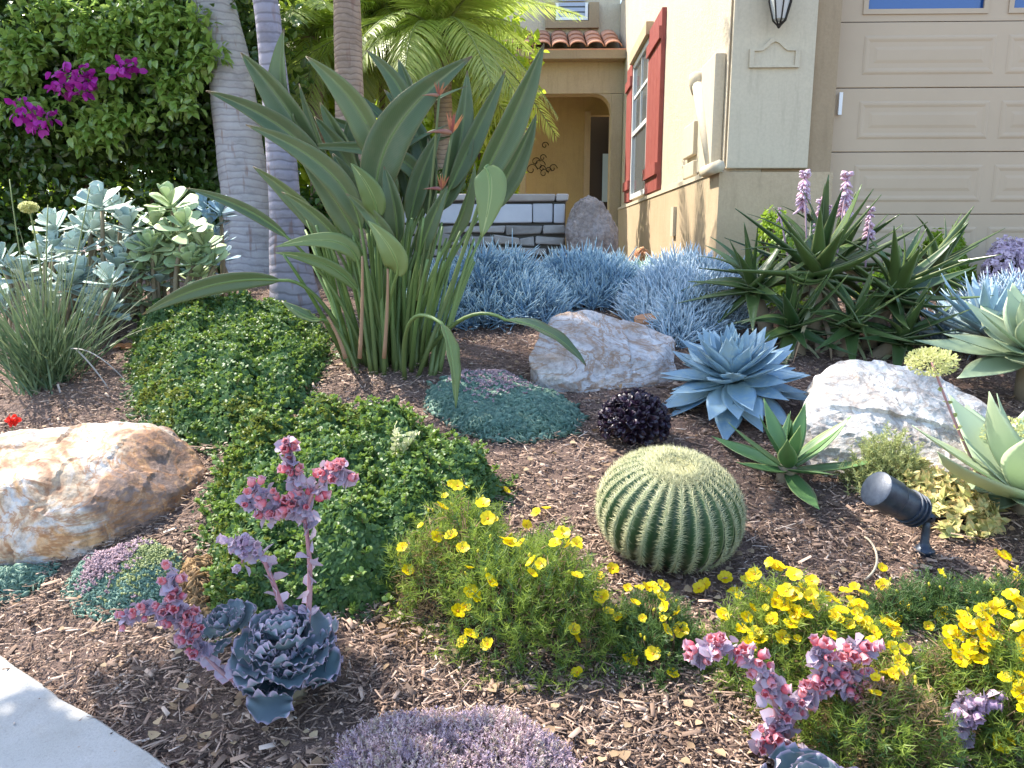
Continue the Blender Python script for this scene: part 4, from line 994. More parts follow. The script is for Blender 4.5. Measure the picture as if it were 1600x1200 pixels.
def ferny(label, poly, Hh, n, flowers, seed=0, mat=None, brown=0, wd=.05, size=.0215, extra_f=12, bpts=None):
    mo = Mound(poly, Hh, wd, .45, seed); root = empty('yellow_flowered_shrub' if flowers else 'feathery_shrub', mo.centre(), label, 'flowering shrub' if flowers else 'shrub', 'feathery low shrubs')
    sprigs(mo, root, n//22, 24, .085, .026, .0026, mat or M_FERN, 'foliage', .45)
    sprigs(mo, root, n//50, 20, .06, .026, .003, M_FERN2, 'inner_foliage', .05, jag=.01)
    mb = MB(); m_ = 160; x, y = mo.sample(m_, -.03 if False else .01); h = mo.h(x, y); o = np.array(root.location); c = mo.P.mean(0)
    for k in range(m_):
        b = np.array([x[k]*.6+c[0]*.4, y[k]*.6+c[1]*.4]); a = np.array([b[0], b[1], float(tz(*b))]); e = np.array([x[k], y[k], float(tz(x[k], y[k]))+h[k]*.92])
        V, F, _ = tube(bez([a, (a+e)/2+np.array([0, 0, -.02])+rng.normal(size=3)*.015, e], 6)-o, .0016, 4); mb.add(V, F)
    mb.build('stems', plain('brown_stem', (.16, .10, .05), .8), root)
    if brown:
        foliage(mo, root, brown, T_STRIP, .03, .0028, M_DRYF, name='dry_foliage', zlo=.2, up=.2, out=.8, jag=.02) if bpts is None else None
        if bpts:
            mb = MB(); q = np.array([mo.hit(a, b) for a, b in bpts]); k = rng.integers(0, len(q), brown); P = q[k]+rng.normal(size=(brown, 3))*np.array([.07, .06, .02]); P[:, 2] = tz(P[:, 0], P[:, 1])+mo.h(P[:, 0], P[:, 1])*(.4+.7*rng.random(brown))
            inst(mb, T_STRIP, rnd_dir(brown, .2), rnd_dir(brown), P-o, np.stack([np.full(brown, .003), .02+.02*rng.random(brown), np.full(brown, .02)], 1)); mb.build('dry_foliage', M_DRYF, root, kind='stuff')
    put_flowers(mo, root, flowers, size)
    if flowers:
        x, y = mo.sample(extra_f*3, -.01); h = mo.h(x, y); keep = np.nonzero(h > h.max()*.55)[0][:extra_f]
        for k in keep:
            ax = Vector((rng.normal()*.5, -.4+rng.normal()*.5, 1)).normalized(); q = Vector((0, 0, 1)).rotation_difference(ax).to_matrix().to_4x4()
            link('flower', FLM[int(rng.integers(5))], root, Matrix.Translation(Vector((x[k], y[k], float(tz(x[k], y[k]))+h[k]+.03))-root.location) @ q @ Matrix.Scale(size*(.5+.5*rng.random()), 4))
        nb = 40; x, y = mo.sample(nb, -.01); P = np.stack([x, y, tz(x, y)+mo.h(x, y)+.02+.02*rng.random(nb)], 1)-np.array(root.location); mb = MB()
        inst(mb, T_FINGER, norm(rng.normal(size=(nb, 3))*.3+np.array([0, 0, 1])), norm(rng.normal(size=(nb, 3))), P, np.stack([np.full(nb, .004), np.full(nb, .013), np.full(nb, .004)], 1)); mb.build('buds', M_BUD, root, kind='stuff')
    return mo, root
M_BUD = leafmat('yellow_green_bud', (.3, .32, .04), (.6, .52, .03), rough=.5)
F1 = [(715, 763), (777, 762), (790, 768), (690, 798), (755, 790), (853, 796), (838, 802), (822, 822), (682, 840), (706, 842), (790, 845), (797, 855), (878, 838), (629, 858), (723, 862), (832, 882), (845, 882), (637, 892), (765, 914), (735, 928), (742, 935), (715, 960), (728, 952), (901, 905), (936, 902), (940, 938), (725, 1008), (735, 998), (762, 1018), (897, 990), (899, 1003), (902, 1052), (733, 893), (868, 850), (900, 852), (762, 812), (950, 960), (965, 968), (830, 900)]
ferny('feathery yellow-flowered shrub left of the barrel cactus', [(625, 960, 0), (600, 880, .4), (640, 800, .9), (710, 758, 1), (800, 760, 1), (890, 800, 1), (960, 880, .9), (1000, 960, .3), (960, 1040, 0), (850, 1075, 0), (740, 1050, 0), (690, 990, 0)], .27, 28000, F1, 1, brown=2600, bpts=[(650, 930), (670, 900), (665, 960), (640, 900), (900, 1000)])
F2 = [(981, 920), (1008, 918), (1040, 988), (1065, 985), (983, 1033), (1020, 1030), (1050, 1055), (957, 890)]
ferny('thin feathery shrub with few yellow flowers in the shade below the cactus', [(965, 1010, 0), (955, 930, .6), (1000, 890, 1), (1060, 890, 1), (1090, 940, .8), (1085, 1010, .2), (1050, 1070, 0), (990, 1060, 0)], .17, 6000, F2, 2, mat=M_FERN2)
F3 = [(1101, 915), (1092, 920), (1133, 905), (1164, 907), (1146, 925), (1241, 900), (1268, 910), (1210, 952), (1240, 935), (1228, 925), (1268, 930), (1270, 948), (1130, 965), (1158, 985), (1180, 993), (1185, 1008), (1165, 975), (1172, 1015), (1225, 950), (1208, 968), (1320, 925), (1335, 918), (1350, 930), (1345, 948), (1380, 917), (1390, 972), (1402, 968), (1415, 945), (1325, 980), (1215, 935), (1255, 965), (1303, 940), (1395, 985), (1235, 958)]
ferny('sunlit feathery shrub crowded with yellow flowers in front of the spotlight', [(1085, 1000, .2), (1080, 930, .8), (1140, 895, 1), (1240, 885, 1), (1350, 900, 1), (1420, 940, 1), (1450, 1000, .9), (1450, 1080, .7), (1500, 1180, .3), (1480, 1260, 0), (1330, 1250, 0), (1250, 1150, 0), (1150, 1080, 0)], .26, 33000, F3, 3, brown=9000, bpts=[(1320, 1150), (1380, 1170), (1440, 1170), (1350, 1200), (1460, 1140), (1290, 1120), (1330, 1050), (1400, 1060), (1440, 1100), (1300, 1080), (1380, 1110), (1250, 1060), (1420, 1140)], size=.0225, extra_f=80)
F4 = [(1450, 980), (1475, 958), (1468, 965), (1485, 990), (1495, 1000), (1482, 1010), (1530, 990), (1538, 1000), (1500, 1030), (1570, 965), (1540, 975), (1597, 1010), (1597, 1070), (1597, 1095), (1602, 1110), (1560, 1168), (1572, 1166), (1490, 1020), (1508, 985), (1595, 925), (1590, 905), (1548, 1003)]
ferny('feathery shrub with yellow flowers running out of the right edge', [(1400, 1090, .3), (1385, 1000, .8), (1420, 955, 1), (1480, 940, 1), (1560, 930, 1), (1680, 930, 1), (1760, 1050, .5), (1720, 1230, 0), (1600, 1260, 0), (1520, 1180, 0)], .26, 28000, F4, 4, brown=2500, bpts=[(1450, 1080), (1480, 1120)], size=.0225, extra_f=80)
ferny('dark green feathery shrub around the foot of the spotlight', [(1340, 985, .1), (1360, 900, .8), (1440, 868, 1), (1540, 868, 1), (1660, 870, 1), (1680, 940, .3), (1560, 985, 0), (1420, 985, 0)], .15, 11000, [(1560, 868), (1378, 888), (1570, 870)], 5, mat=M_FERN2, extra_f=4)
# ================================================================== bird of paradise
M_BOP = leafmat('strelitzia_leaf', (.065, .11, .05), (.17, .225, .09), mid=(.22, .26, .12), edge=(.2, .19, .09), edge_at=.93, rough=.45, trans=.14, spec=.45, tcol=(.25, .35, .06))
def veins(m):
    nt = m.node_tree; p = nt.nodes['Principled BSDF']; src = p.inputs['Base Color'].links[0].from_socket
    s = nmath(nt, 'SINE', nmath(nt, 'SUBTRACT', nmath(nt, 'MULTIPLY', nattr(nt, 'uy'), 260.), nmath(nt, 'MULTIPLY', nmath(nt, 'ABSOLUTE', nattr(nt, 'ux')), 60.)))
    q = nmix(nt, nramp(nt, s, [(0, .0), (1, .22)]), src, (.03, .05, .02)); q = nmix(nt, nramp(nt, nnoise(nt, 7, 5, .65), [(.5, 0), (.72, .35)]), q, (.2, .2, .1))
    q = nmix(nt, nramp(nt, nattr(nt, 'uy'), [(.955, 0), (.985, .8)]), q, (.2, .12, .06)); nt.links.new(q, p.inputs['Base Color'])
veins(M_BOP)
M_PET = leafmat('strelitzia_stalk', (.11, .18, .05), (.2, .28, .09), base=(.10, .13, .04), rough=.45, trans=0)
M_BOPY = leafmat('strelitzia_pale_leaf', (.12, .18, .06), (.22, .28, .1), mid=(.45, .48, .2), rough=.4, trans=.15, tcol=(.4, .5, .1))
def bird_of_paradise():
    Y0 = 4.28; g = PY(612, 560, Y0); gz = float(tz(g[0], Y0))
    root = empty('bird_of_paradise', (g[0], Y0, gz), 'tall bird of paradise clump with broad grey green paddle leaves', 'plant')
    o = np.array(root.location)
    def leaf(bx, mid, b0, tip, wpx, dy=0., roll=0., arch=None, mat=M_BOP, rnd=None, fold=.22, up=(0, -1, .35)):
        """bx: px of the foot; b0: where the blade begins; tip: its tip (photo px); dy: depth offset of the blade"""
        Yf = Y0+rng.normal()*.08+dy*.2; foot = PY(bx, 575, Yf); foot[2] = float(tz(foot[0], Yf))-.02
        Yb = Y0+dy*.8; Yt = Y0+dy
        pb = PY(b0[0], b0[1], Yb); pt = PY(tip[0], tip[1], Yt)
        pm = PY(mid[0], mid[1], Y0+dy*.5) if mid else (foot*.5+pb*.5)+np.array([(foot[0]-pb[0])*.12, 0, .05])
        ctrl = 2*pm-(foot+pb)/2
        Pp = bez([foot, ctrl, pb], 12); e = pb-Pp[-2]; e = e/np.linalg.norm(e)*np.linalg.norm(pt-pb)*.45
        am = PY(arch[0], arch[1], (Yb+Yt)/2) if arch else None
        c1 = pb+e if am is None else 2*am-(pb+pt)/2
        Pb = bez([pb, c1, pt], 16); t = np.linspace(0, 1, 16)
        W = wpx*mpp(Yb, 1.4)*np.maximum(.03, np.sin(np.pi*np.clip(t, 0, 1)**.75)**.8)
        mb = MB(); r = rng.random() if rnd is None else rnd
        ribbon(mb, Pb-o, W, up, roll, fold, 0, r, 7, .03)
        Pall = np.concatenate([Pp, Pb[1:13]]); V, F, uy = tube(Pall-o, np.concatenate([np.linspace(.013, .0075, 12), np.linspace(.007, .0015, 12)]), 6)
        mb.add(V, F, 1, 0, uy, r)
        ob = mb.build('leaf', [mat, M_PET], root)
        sm = ob.modifiers.new('s', 'SOLIDIFY'); sm.thickness = .0016; sm.offset = 0
    L = [  # foot, mid, blade base, tip, width, dy, roll
        (655, None, (742, 300), (850, 68), 74, -.05, -.5), (650, None, (752, 335), (838, 178), 52, .1, -.7),
        (610, None, (640, 215), (572, 78), 52, .35, .3), (615, None, (645, 205), (622, 92), 48, .4, .5),
        (620, None, (590, 330), (738, 88), 84, -.25, -.35), (590, None, (472, 250), (444, 45), 56, .0, .25),
        (585, None, (500, 262), (376, 82), 66, -.05, .3), (580, None, (520, 300), (322, 142), 66, -.15, .35),
        (600, None, (592, 268), (478, 88), 62, -.1, .4), (575, None, (450, 372), (290, 294), 26, -.2, .2),
        (588, None, (565, 360), (384, 195), 70, -.3, .3), (605, None, (605, 320), (556, 180), 70, -.1, .3),
        (600, None, (612, 420), (540, 302), 56, -.35, .3), (618, None, (640, 330), (520, 150), 50, .2, .6),
        (640, None, (690, 330), (730, 110), 56, .35, -.3), (635, None, (665, 310), (600, 140), 60, .3, .1),
        (630, None, (700, 300), (790, 110), 50, .35, -.5), (600, None, (560, 300), (500, 160), 56, .3, .3),
        (595, None, (540, 330), (430, 190), 54, .25, .5), (625, None, (640, 350), (690, 200), 60, .1, -.2),
        (612, None, (600, 300), (640, 165), 60, .25, .0), (605, None, (560, 380), (470, 250), 56, -.2, .4),
        (640, None, (700, 380), (742, 255), 36, -.1, -.8), (598, None, (545, 400), (440, 300), 44, -.1, .5),
        (632, None, (655, 400), (700, 290), 44, -.3, -.3), (618, None, (620, 380), (600, 260), 58, -.3, .2),
        (585, None, (520, 380), (395, 260), 52, .1, .5), (600, None, (575, 360), (520, 240), 56, .1, .2),
    ]
    L += [(590+rng.random()*55, None, (540+rng.random()*150, 300+rng.random()*80), (440+rng.random()*300, 130+rng.random()*120), 44+rng.random()*16, .15+rng.random()*.3, rng.normal()*.6) for _ in range(16)]
    for l in L: leaf(*l[:4], l[4]*(.50+.24*rng.random()), *l[5:], fold=.5+rng.random()*.35)
    for l in ((582, None, (560, 412), (430, 386), 28, -.25, .1), (600, None, (560, 455), (430, 395), 22, -.2, .4)): leaf(*l, mat=M_BOPY)
    leaf(600, None, (590, 340), (548, 255), 36, -.42, .1, mat=M_BOPY); leaf(604, None, (620, 430), (575, 345), 40, -.42, .2, mat=M_BOPY)
    # arching and hanging leaves
    leaf(560, (500, 470), (440, 438), (222, 492), 30, -.35, .1, arch=(330, 446), mat=M_BOP, up=(0, -1, -.1), fold=.3)
    leaf(650, (720, 500), (790, 500), (916, 572), 40, -.5, .3, arch=(860, 522), up=(0, -.6, 1))
    leaf(632, (640, 505), (690, 505), (712, 638), 44, -.85, .3, arch=(705, 555), mat=M_BOPY, up=(1, -.9, .1))
    leaf(560, (530, 520), (500, 500), (440, 470), 24, -.3, .2, up=(0, -.5, 1))
    leaf(650, (745, 330), (758, 262), (752, 372), 50, -.35, .1, arch=(766, 300), mat=M_BOPY, up=(0, -1, .1), rnd=.9)
    # stalks only
    mb = MB()
    for k in range(58):
        fx = 545+k*2.45+rng.normal()*6; Yf = Y0+rng.normal()*.1; a = PY(fx, 578, Yf); a[2] = float(tz(a[0], Yf))-.02
        sp = (fx-612); b = PY(612+sp*(1.6+rng.random()*.6)+rng.normal()*12, 330+rng.random()*90+abs(sp)*.2, Y0+rng.normal()*.2)
        m_ = (a+b)/2+np.array([-(b-a)[0]*.18, 0, 0]); P = bez([a, m_, b], 10)-o
        V, F, uy = tube(P, np.linspace(.015, .007, 10), 6); mb = MB(); mb.add(V, F, 0, 0, uy, rng.random()); mb.build('leaf_stalk', M_PET, root)
    # dead brown stalks
    for (x0, y0, x1, y1) in ((562, 560, 566, 400), (540, 560, 512, 495), (600, 560, 606, 420)):
        a = PY(x0, y0, Y0-.32); b = PY(x1, y1, Y0-.36); V, F, _ = tube(bez([a, (a+b)/2+.01, b], 8)-o, np.linspace(.012, .006, 8), 6)
        mb = MB(); mb.add(V, F); mb.build('dead_stalk', M_DSTALK, root)
    # flowers
    for (x0, y0, x1, y1, s) in ((660, 460, 706, 208, .75), (650, 470, 690, 296, .55), (652, 470, 686, 150, .5)):
        a = PY(x0, y0, Y0-.25); b = PY(x1, y1, Y0-.3); fl = link('flower_head', None, root)
        V, F, _ = tube(bez([a, (a+b)/2+np.array([.02, 0, 0]), b], 10)-o, .007, 6); mb = MB(); mb.add(V, F); mb.build('flower_stalk', M_PET, fl)
        mb = MB(); P = bez([b, b+np.array([-.06, -.01, .02])*s, b+np.array([-.17, -.02, .0])*s], 8)-o; V, F, _ = tube(P, np.array([.012, .018, .018, .016, .013, .009, .005, .001])*s, 6); mb.add(V, F); mb.build('beak', M_BEAK, fl)
        mb = MB()
        for k in range(6):
            d = norm(np.array([-.35+.2*k+rng.normal()*.08, -.1+rng.normal()*.1, .9])); P = [b-o, b-o+d*.05*s, b-o+d*.14*s]; ribbon(mb, P, np.array([.008, .02, .001])*s, (0, -1, .2), rng.normal()*.3, .3, 0, rng.random(), 3)
        mb.build('petals', M_PETAL, fl)
M_DSTALK = plain('dead_stalk_brown', (.33, .19, .11), .8)
M_BEAK = plain('flower_beak', (.30, .17, .1), .6, var=(.2, .06, .06), vscale=14)
M_PETAL = leafmat('flower_petal', (.22, .05, .06), (.42, .18, .07), rough=.6)
bird_of_paradise()

# ================================================================== agaves and rosettes
def agave_prof(t): return max(.02, (.55+.45*math.sin(math.pi*min(1, t*1.15)))*(1-t**4.5)) if t > .08 else .45+t*1.2
M_AGB = leafmat('powder_blue_agave', (.17, .30, .42), (.33, .47, .56), rough=.6, trans=.04, spec=.25, base=(.26, .38, .40), tip=(.24, .34, .40), objrnd=True, noise_c=(.34, .45, .46))
M_AGB2 = leafmat('pale_blue_agave', (.24, .38, .46), (.42, .54, .58), rough=.6, trans=.05, spec=.25, base=(.42, .52, .44), objrnd=True)
M_AGG = leafmat('pale_green_agave', (.28, .38, .24), (.44, .52, .32), rough=.45, trans=.12, edge=(.5, .56, .34), edge_at=.9, objrnd=True)
M_AGS = leafmat('fresh_green_agave', (.06, .15, .055), (.15, .26, .09), rough=.4, trans=.1, edge=(.36, .42, .16), edge_at=.86, objrnd=True)
M_AGY = leafmat('yellow_green_leaf', (.3, .36, .08), (.42, .5, .1), rough=.4, trans=.2, objrnd=True)
def rplant(name, label, cat, px, py, meshes, n, L0, L1, t0, t1, group=None, sink=.0, axis=None, rad=.05, zr=.05, stem=True, Y=None, pw=.8, jit=.08, z=None):
    g = G(px, py) if Y is None else PY(px, py, Y)
    if z is not None: g[2] = float(tz(g[0], g[1]))+z
    elif Y is None: g[2] += 0
    root = empty(name, tuple(g), label, cat, group)
    rosette(root, meshes, n, L0, L1, t0, t1, axis=axis, rad=rad, zr=zr, z0=.03-sink, pw=pw, jit=jit)
    if stem:
        h = g[2]-float(tz(g[0], g[1])); V, F = lathe([(.05, -h-.05), (.045, -.01), (.04, .05), (.01, .08)], 10); mb = MB(); mb.add(V, F); mb.build('stem', M_STEM, root)
    return root
M_STEM = plain('woody_stem', (.2, .15, .1), .85, var=(.3, .25, .16), vscale=12)
blm = leaf_meshes('agave_leaf', M_AGB, 6, L=1, W=.40, T=.05, prof=agave_prof, chan=.35, curl=.08)
rplant('blue_agave', 'powder blue agave rosette between the grey boulder and the white boulder', 'agave', 1142, 640, blm, 88, .16, .345, .05, 2.0, axis=(-.12, -.3, 1), rad=.07, zr=.08, z=.10, jit=.17)
plm = leaf_meshes('agave_leaf', M_AGB2, 4, L=1, W=.17, T=.05, prof=agave_prof, chan=.3, curl=.08)
rplant('pale_agave', 'pale blue narrow-leaved agave at the right edge behind the white boulder', 'agave', 1540, 565, plm, 44, .2, .5, .1, 1.5, z=.12)
glm = leaf_meshes('agave_leaf', M_AGG, 4, L=1, W=.46, T=.04, prof=agave_prof, chan=.22, curl=.12)
rplant('green_agave', 'broad-leaved pale green agave at the right edge above the white boulder', 'agave', 1600, 625, glm, 26, .22, .46, .2, 1.6, z=.2, axis=(-.2, -.3, 1))
rplant('green_agave', 'low pale green agave at the right edge behind the spotlight', 'agave', 1600, 800, glm, 18, .3, .62, .35, 1.7, z=.02)
slm = leaf_meshes('agave_leaf', M_AGS, 4, L=1, W=.26, T=.04, prof=agave_prof, chan=.3, curl=.1)
rplant('young_agave', 'small green agave with spreading leaves beside the barrel cactus', 'agave', 1229, 752, slm, 16, .2, .36, .1, 1.65, z=.01, rad=.02, zr=.04, axis=(0, -.15, 1))
ylm = leaf_meshes('agave_leaf', M_AGY, 3, L=1, W=.3, T=.03, prof=agave_prof, chan=.3, curl=.2)
# big aloe clump
M_ALOE = leafmat('aloe_leaf', (.03, .07, .02), (.11, .17, .05), rough=.35, trans=.08, edge=(.28, .3, .14), edge_at=.9, objrnd=True, spec=.6)
M_ALOEP = leafmat('pale_aloe_leaf', (.25, .3, .14), (.42, .42, .26), rough=.5, trans=.1, objrnd=True, tip=(.4, .22, .12))
def aloe():
    alm = []; prof = lambda t: max(.02, 1-t**1.1*.98)*.92+.02
    for k in range(5): alm += leaf_meshes('aloe_leaf', M_ALOE, 1, L=1, W=.23, T=.045, prof=prof, chan=.5, curl=(-.15, -.35, -.05, .12, -.5)[k], rows=14)
    alp = leaf_meshes('aloe_leaf', M_ALOEP, 3, L=1, W=.11, T=.035, prof=prof, chan=.4, curl=-.55, rows=14)
    g = G(1290, 560); root = empty('giant_aloe', tuple(g), 'large dark green aloe clump with long arching leaves and pink flower spikes', 'aloe')
    o = np.array(root.location)
    heads = [(1275, 440, 0., 30, .55, (0, -.1, 1)), (1390, 470, -.05, 24, .46, (.25, -.25, 1)), (1180, 460, .1, 20, .42, (-.35, -.2, 1)), (1400, 540, -.25, 14, .36, (.2, -.4, 1)),
             (1300, 420, .45, 18, .45, (.1, .1, 1)), (1240, 520, -.2, 16, .36, (-.3, -.4, 1)), (1450, 430, .35, 14, .42, (.5, 0, 1)), (1330, 520, -.2, 12, .34, (0, -.5, 1))]
    for i, (px, py, dy, n, L, ax) in enumerate(heads):
        p = PY(px, py, g[1]+.25+dy); b = np.array([p[0]*.7+g[0]*.3+.0, g[1]+.2+dy*.6, 0]); b[2] = float(tz(b[0], b[1]))-.05
        V, F, _ = tube(bez([b, (b+p)/2+np.array([0, 0, .03]), p], 8)-o, np.linspace(.05, .04, 8), 8); mb = MB(); mb.add(V, F); mb.build('stem', M_STEM, root)
        rosette(root, alm, n+6, L*.85, L*1.2, .1, 1.85, axis=norm(np.array(ax, float)), off=p-o, rad=.03, zr=.08, pw=.9, jit=.16)
        if i in (0, 1, 3, 5, 7): rosette(root, alp, 5, L*.8, L*1.05, 1.4, 2.0, axis=norm(np.array(ax, float)), off=p-o+np.array([0, 0, -.04]), rad=.03, jit=.3, az0=2+i)
    # dry hanging leaves
    dl = leaf_meshes('dead_leaf', plain('dry_aloe_leaf', (.25, .17, .1), .8, var=(.4, .32, .22), vscale=6), 2, L=1, W=.09, T=.02, chan=.6, curl=-.6, rows=10)
    for k in range(14):
        p = PY(1180+rng.random()*250, 470+rng.random()*60, g[1]+.12+rng.random()*.2); az = -1.57+rng.normal()*.9
        link('dead_leaf', dl[k % 2], root, Matrix.Translation(Vector(p-o)) @ basis(az, 1.7+rng.random()*.8).to_4x4() @ Matrix.Scale(.2+rng.random()*.15, 4))
    for (px, py, s, x0, y0) in ((1257, 282, 1.7, 1262, 420), (1323, 285, 1.8, 1305, 420), (1283, 322, 1.5, 1280, 420), (1360, 335, 1.3, 1350, 440), (1218, 330, .6, 1235, 420), (1296, 328, .8, 1290, 430)):
        p = PY(px, py, g[1]+.45); a = PY(x0, y0, g[1]+.3); fs = link('flower_spike', None, root)
        V, F, _ = tube(bez([a, (a+p)/2, p], 8)-o, .006, 5); mb = MB(); mb.add(V, F); mb.build('flower_stalk', M_PURST, fs)
        mb = MB(); n = 80; t = rng.random(n); az = rng.random(n)*6.283; D = norm(np.stack([np.cos(az), np.sin(az), -.7-.0*t+.9*(t > .8)], 1))
        T_ = p-o+np.stack([0*t, 0*t, (t-.75)*.13*s], 1); inst(mb, T_FINGER, D, norm(rng.normal(size=(n, 3))), T_, np.stack([np.full(n, .0055*s), .035*s*(1.2-.6*t), np.full(n, .0055*s)], 1)); mb.build('blossoms', M_PINKV, fs)
    # pale broken leaf lying in the clump
M_PURST = plain('purple_stalk', (.3, .2, .24), .6)
M_PINKV = leafmat('pink_violet_blossom', (.55, .36, .50), (.78, .46, .55), tip=(.68, .56, .66), rough=.5, trans=.2)
aloe()
# black aeonium
def aeonium():
    g = G(990, 690); root = empty('black_aeonium', tuple(g), 'nearly black purple succulent ball in front of the blue agave', 'succulent')
    m = leafmat('black_purple_leaf', (.008, .004, .010), (.035, .015, .035), rough=.35, trans=0, spec=.5); o = Vector((0, 0, .09)); R_ = .155
    V, F, ux, uy = thick_leaf(L=1, W=.5, T=.12, chan=.25, rows=5, n=6, prof=lambda t: .5+.5*math.sin(math.pi*t*.8)-.35*(t > .95)); tm = (V, F, ux, uy)
    C = []; n = 85
    for k in range(n):
        zz = 1-1.35*k/n; r = math.sqrt(max(0, 1-zz*zz)); a = k*2.39996; C.append((r*math.cos(a), r*math.sin(a), zz))
    mb = MB()
    for c in C:
        c = np.array(c); k = 14; B = np.tile(np.array(o)+c*R_*.8*np.array([1, .9, .85])+rng.normal(size=3)*.006, (k, 1)); q = np.arange(k)/k
        d = rng.normal(size=(k, 3)); d -= (d@c)[:, None]*c; D = norm(norm(d)*(.2+1.0*q)[:, None]+c); inst(mb, tm, D, norm(c[None]-D*.2), B, .03+.022*q)
    mb.build('foliage', m, root, kind='stuff')
    V, F = lathe([(.03, -.02), (.05, .02), (.09, .05), (.11, .1), (.08, .16), (.01, .18)], 12); mb = MB(); mb.add(V, F); mb.build('stem', m, root)
aeonium()

# ================================================================== barrel cactus
def cactus():
    g = G(1052, 893); d = g[1]; s = mpp(d, g[2]); Rr = 240*s/2*.96; cy = g[1]+Rr*.75; gz = float(tz(g[0], cy)); Hc = Rr*1.4
    root = empty('barrel_cactus', (g[0], cy, gz-.03), 'round golden barrel cactus with pale spines along its ribs', 'cactus')
    nr = 27; V = []; rows = 40; prof = []
    for i in range(rows):
        ph = -1.2+(math.pi/2+1.2)*i/(rows-1); r = Rr*math.cos(ph)**.85 if ph > 0 else Rr*math.cos(ph)**.7; z = Hc*.46+Hc*.54*math.sin(ph)*(1 if ph > 0 else .9)
        z = z-.02*math.exp(-(r/(Rr*.2))**2); prof.append((r, z))
    A = nr*8
    for r, z in prof:
        for k in range(A):
            a = 2*math.pi*k/A; rb = (1-abs(math.sin(nr*a/2))); amp = .105*min(1, r/(Rr*.35)); rr = r*(1-amp*(1-rb**1.0))*(1+.022*math.sin(2*a+.7)+.012*math.sin(3*a+z*9)); V.append((rr*math.cos(a), rr*math.sin(a), z))
    mb = MB(); ux = np.tile([1-abs(math.sin(nr*math.pi*k/A)) for k in range(A)], rows); mb.add(V, [grid_faces(rows, A, True)], 0, ux, np.repeat(np.linspace(0, 1, rows), A), .5)
    # sin(nr a/2): 0 at rib crest
    m, nt, p, out = newmat('cactus_skin'); u = nattr(nt, 'ux')
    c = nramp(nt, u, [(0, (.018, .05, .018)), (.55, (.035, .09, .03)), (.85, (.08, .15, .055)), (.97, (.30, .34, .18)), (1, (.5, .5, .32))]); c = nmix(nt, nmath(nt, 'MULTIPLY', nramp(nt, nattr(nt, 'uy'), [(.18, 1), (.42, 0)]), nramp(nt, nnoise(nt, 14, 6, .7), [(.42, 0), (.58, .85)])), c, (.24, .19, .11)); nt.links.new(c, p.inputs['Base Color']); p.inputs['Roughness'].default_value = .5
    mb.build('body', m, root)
    mb = MB(); T = []; D = []; Ls = []
    for q in range(nr):
        a = 2*math.pi*q/nr
        for i in range(rows*2):
            f = i/2; i0 = int(f)
            if i0 >= rows-1 or i0 < 2: continue
            t = f-i0; r = prof[i0][0]*(1-t)+prof[i0+1][0]*t; z = prof[i0][1]*(1-t)+prof[i0+1][1]*t
            dr = prof[i0+1][0]-prof[i0][0]; dz_ = prof[i0+1][1]-prof[i0][1]; nn = norm(np.array([dz_*math.cos(a), dz_*math.sin(a), -dr]))
            if nn[2] < -.6: continue
            for k in range(7):
                side = np.array([-math.sin(a), math.cos(a), 0]); tg = np.cross(nn, side); w_ = 2*math.pi*k/9
                T.append((r*math.cos(a), r*math.sin(a), z)); D.append(nn*(.35+.3*rng.random())+side*math.cos(w_)*.9+tg*math.sin(w_)*.6+rng.normal(size=3)*.12); Ls.append(.018+.015*rng.random())
    # woolly crown spines
    for k in range(1200):
        r = Rr*(.24+.2*rng.random()); a = rng.random()*6.283; i0 = min(range(rows), key=lambda j: abs(prof[j][0]-r)+(0 if j > rows*.6 else 9)); T.append((r*math.cos(a), r*math.sin(a), prof[i0][1]-.002)); D.append(np.array([math.cos(a)*.5, math.sin(a)*.5, .8])+rng.normal(size=3)*.3); Ls.append(.02+.015*rng.random()*(r > Rr*.15))
    T = np.array(T); D = np.array(D); Ls = np.array(Ls); n = len(T)
    tm = (np.array([(-.5, 0, -.3), (.5, 0, -.3), (0, 0, .55), (0, 1, 0)]), [np.array([[0, 1, 3], [1, 2, 3], [2, 0, 3]])], np.zeros(4), np.array([0, 0, 0, 1.]))
    inst(mb, tm, D, norm(rng.normal(size=(n, 3))), T, np.stack([np.full(n, .0021), Ls, np.full(n, .0021)], 1))
    mb.build('spines', leafmat('cactus_spine', (.42, .43, .22), (.64, .62, .38), rough=.5, trans=.1), root, kind='stuff')
    V, F = lathe([(Rr*.33, prof[-1][1]-.012), (Rr*.26, prof[-1][1]+.010), (Rr*.2, prof[-1][1]+.014), (Rr*.12, prof[-1][1]+.009), (.004, prof[-1][1]+.006)], 24); mb = MB(); mb.add(V, F)
    root.rotation_euler = (.27, .07, 0)
    mb.build('woolly_crown', plain('yellow_wool', (.5, .42, .16), .95, .1, var=(.6, .54, .28), vscale=40, bump=.8, bscale=200), root)
cactus()

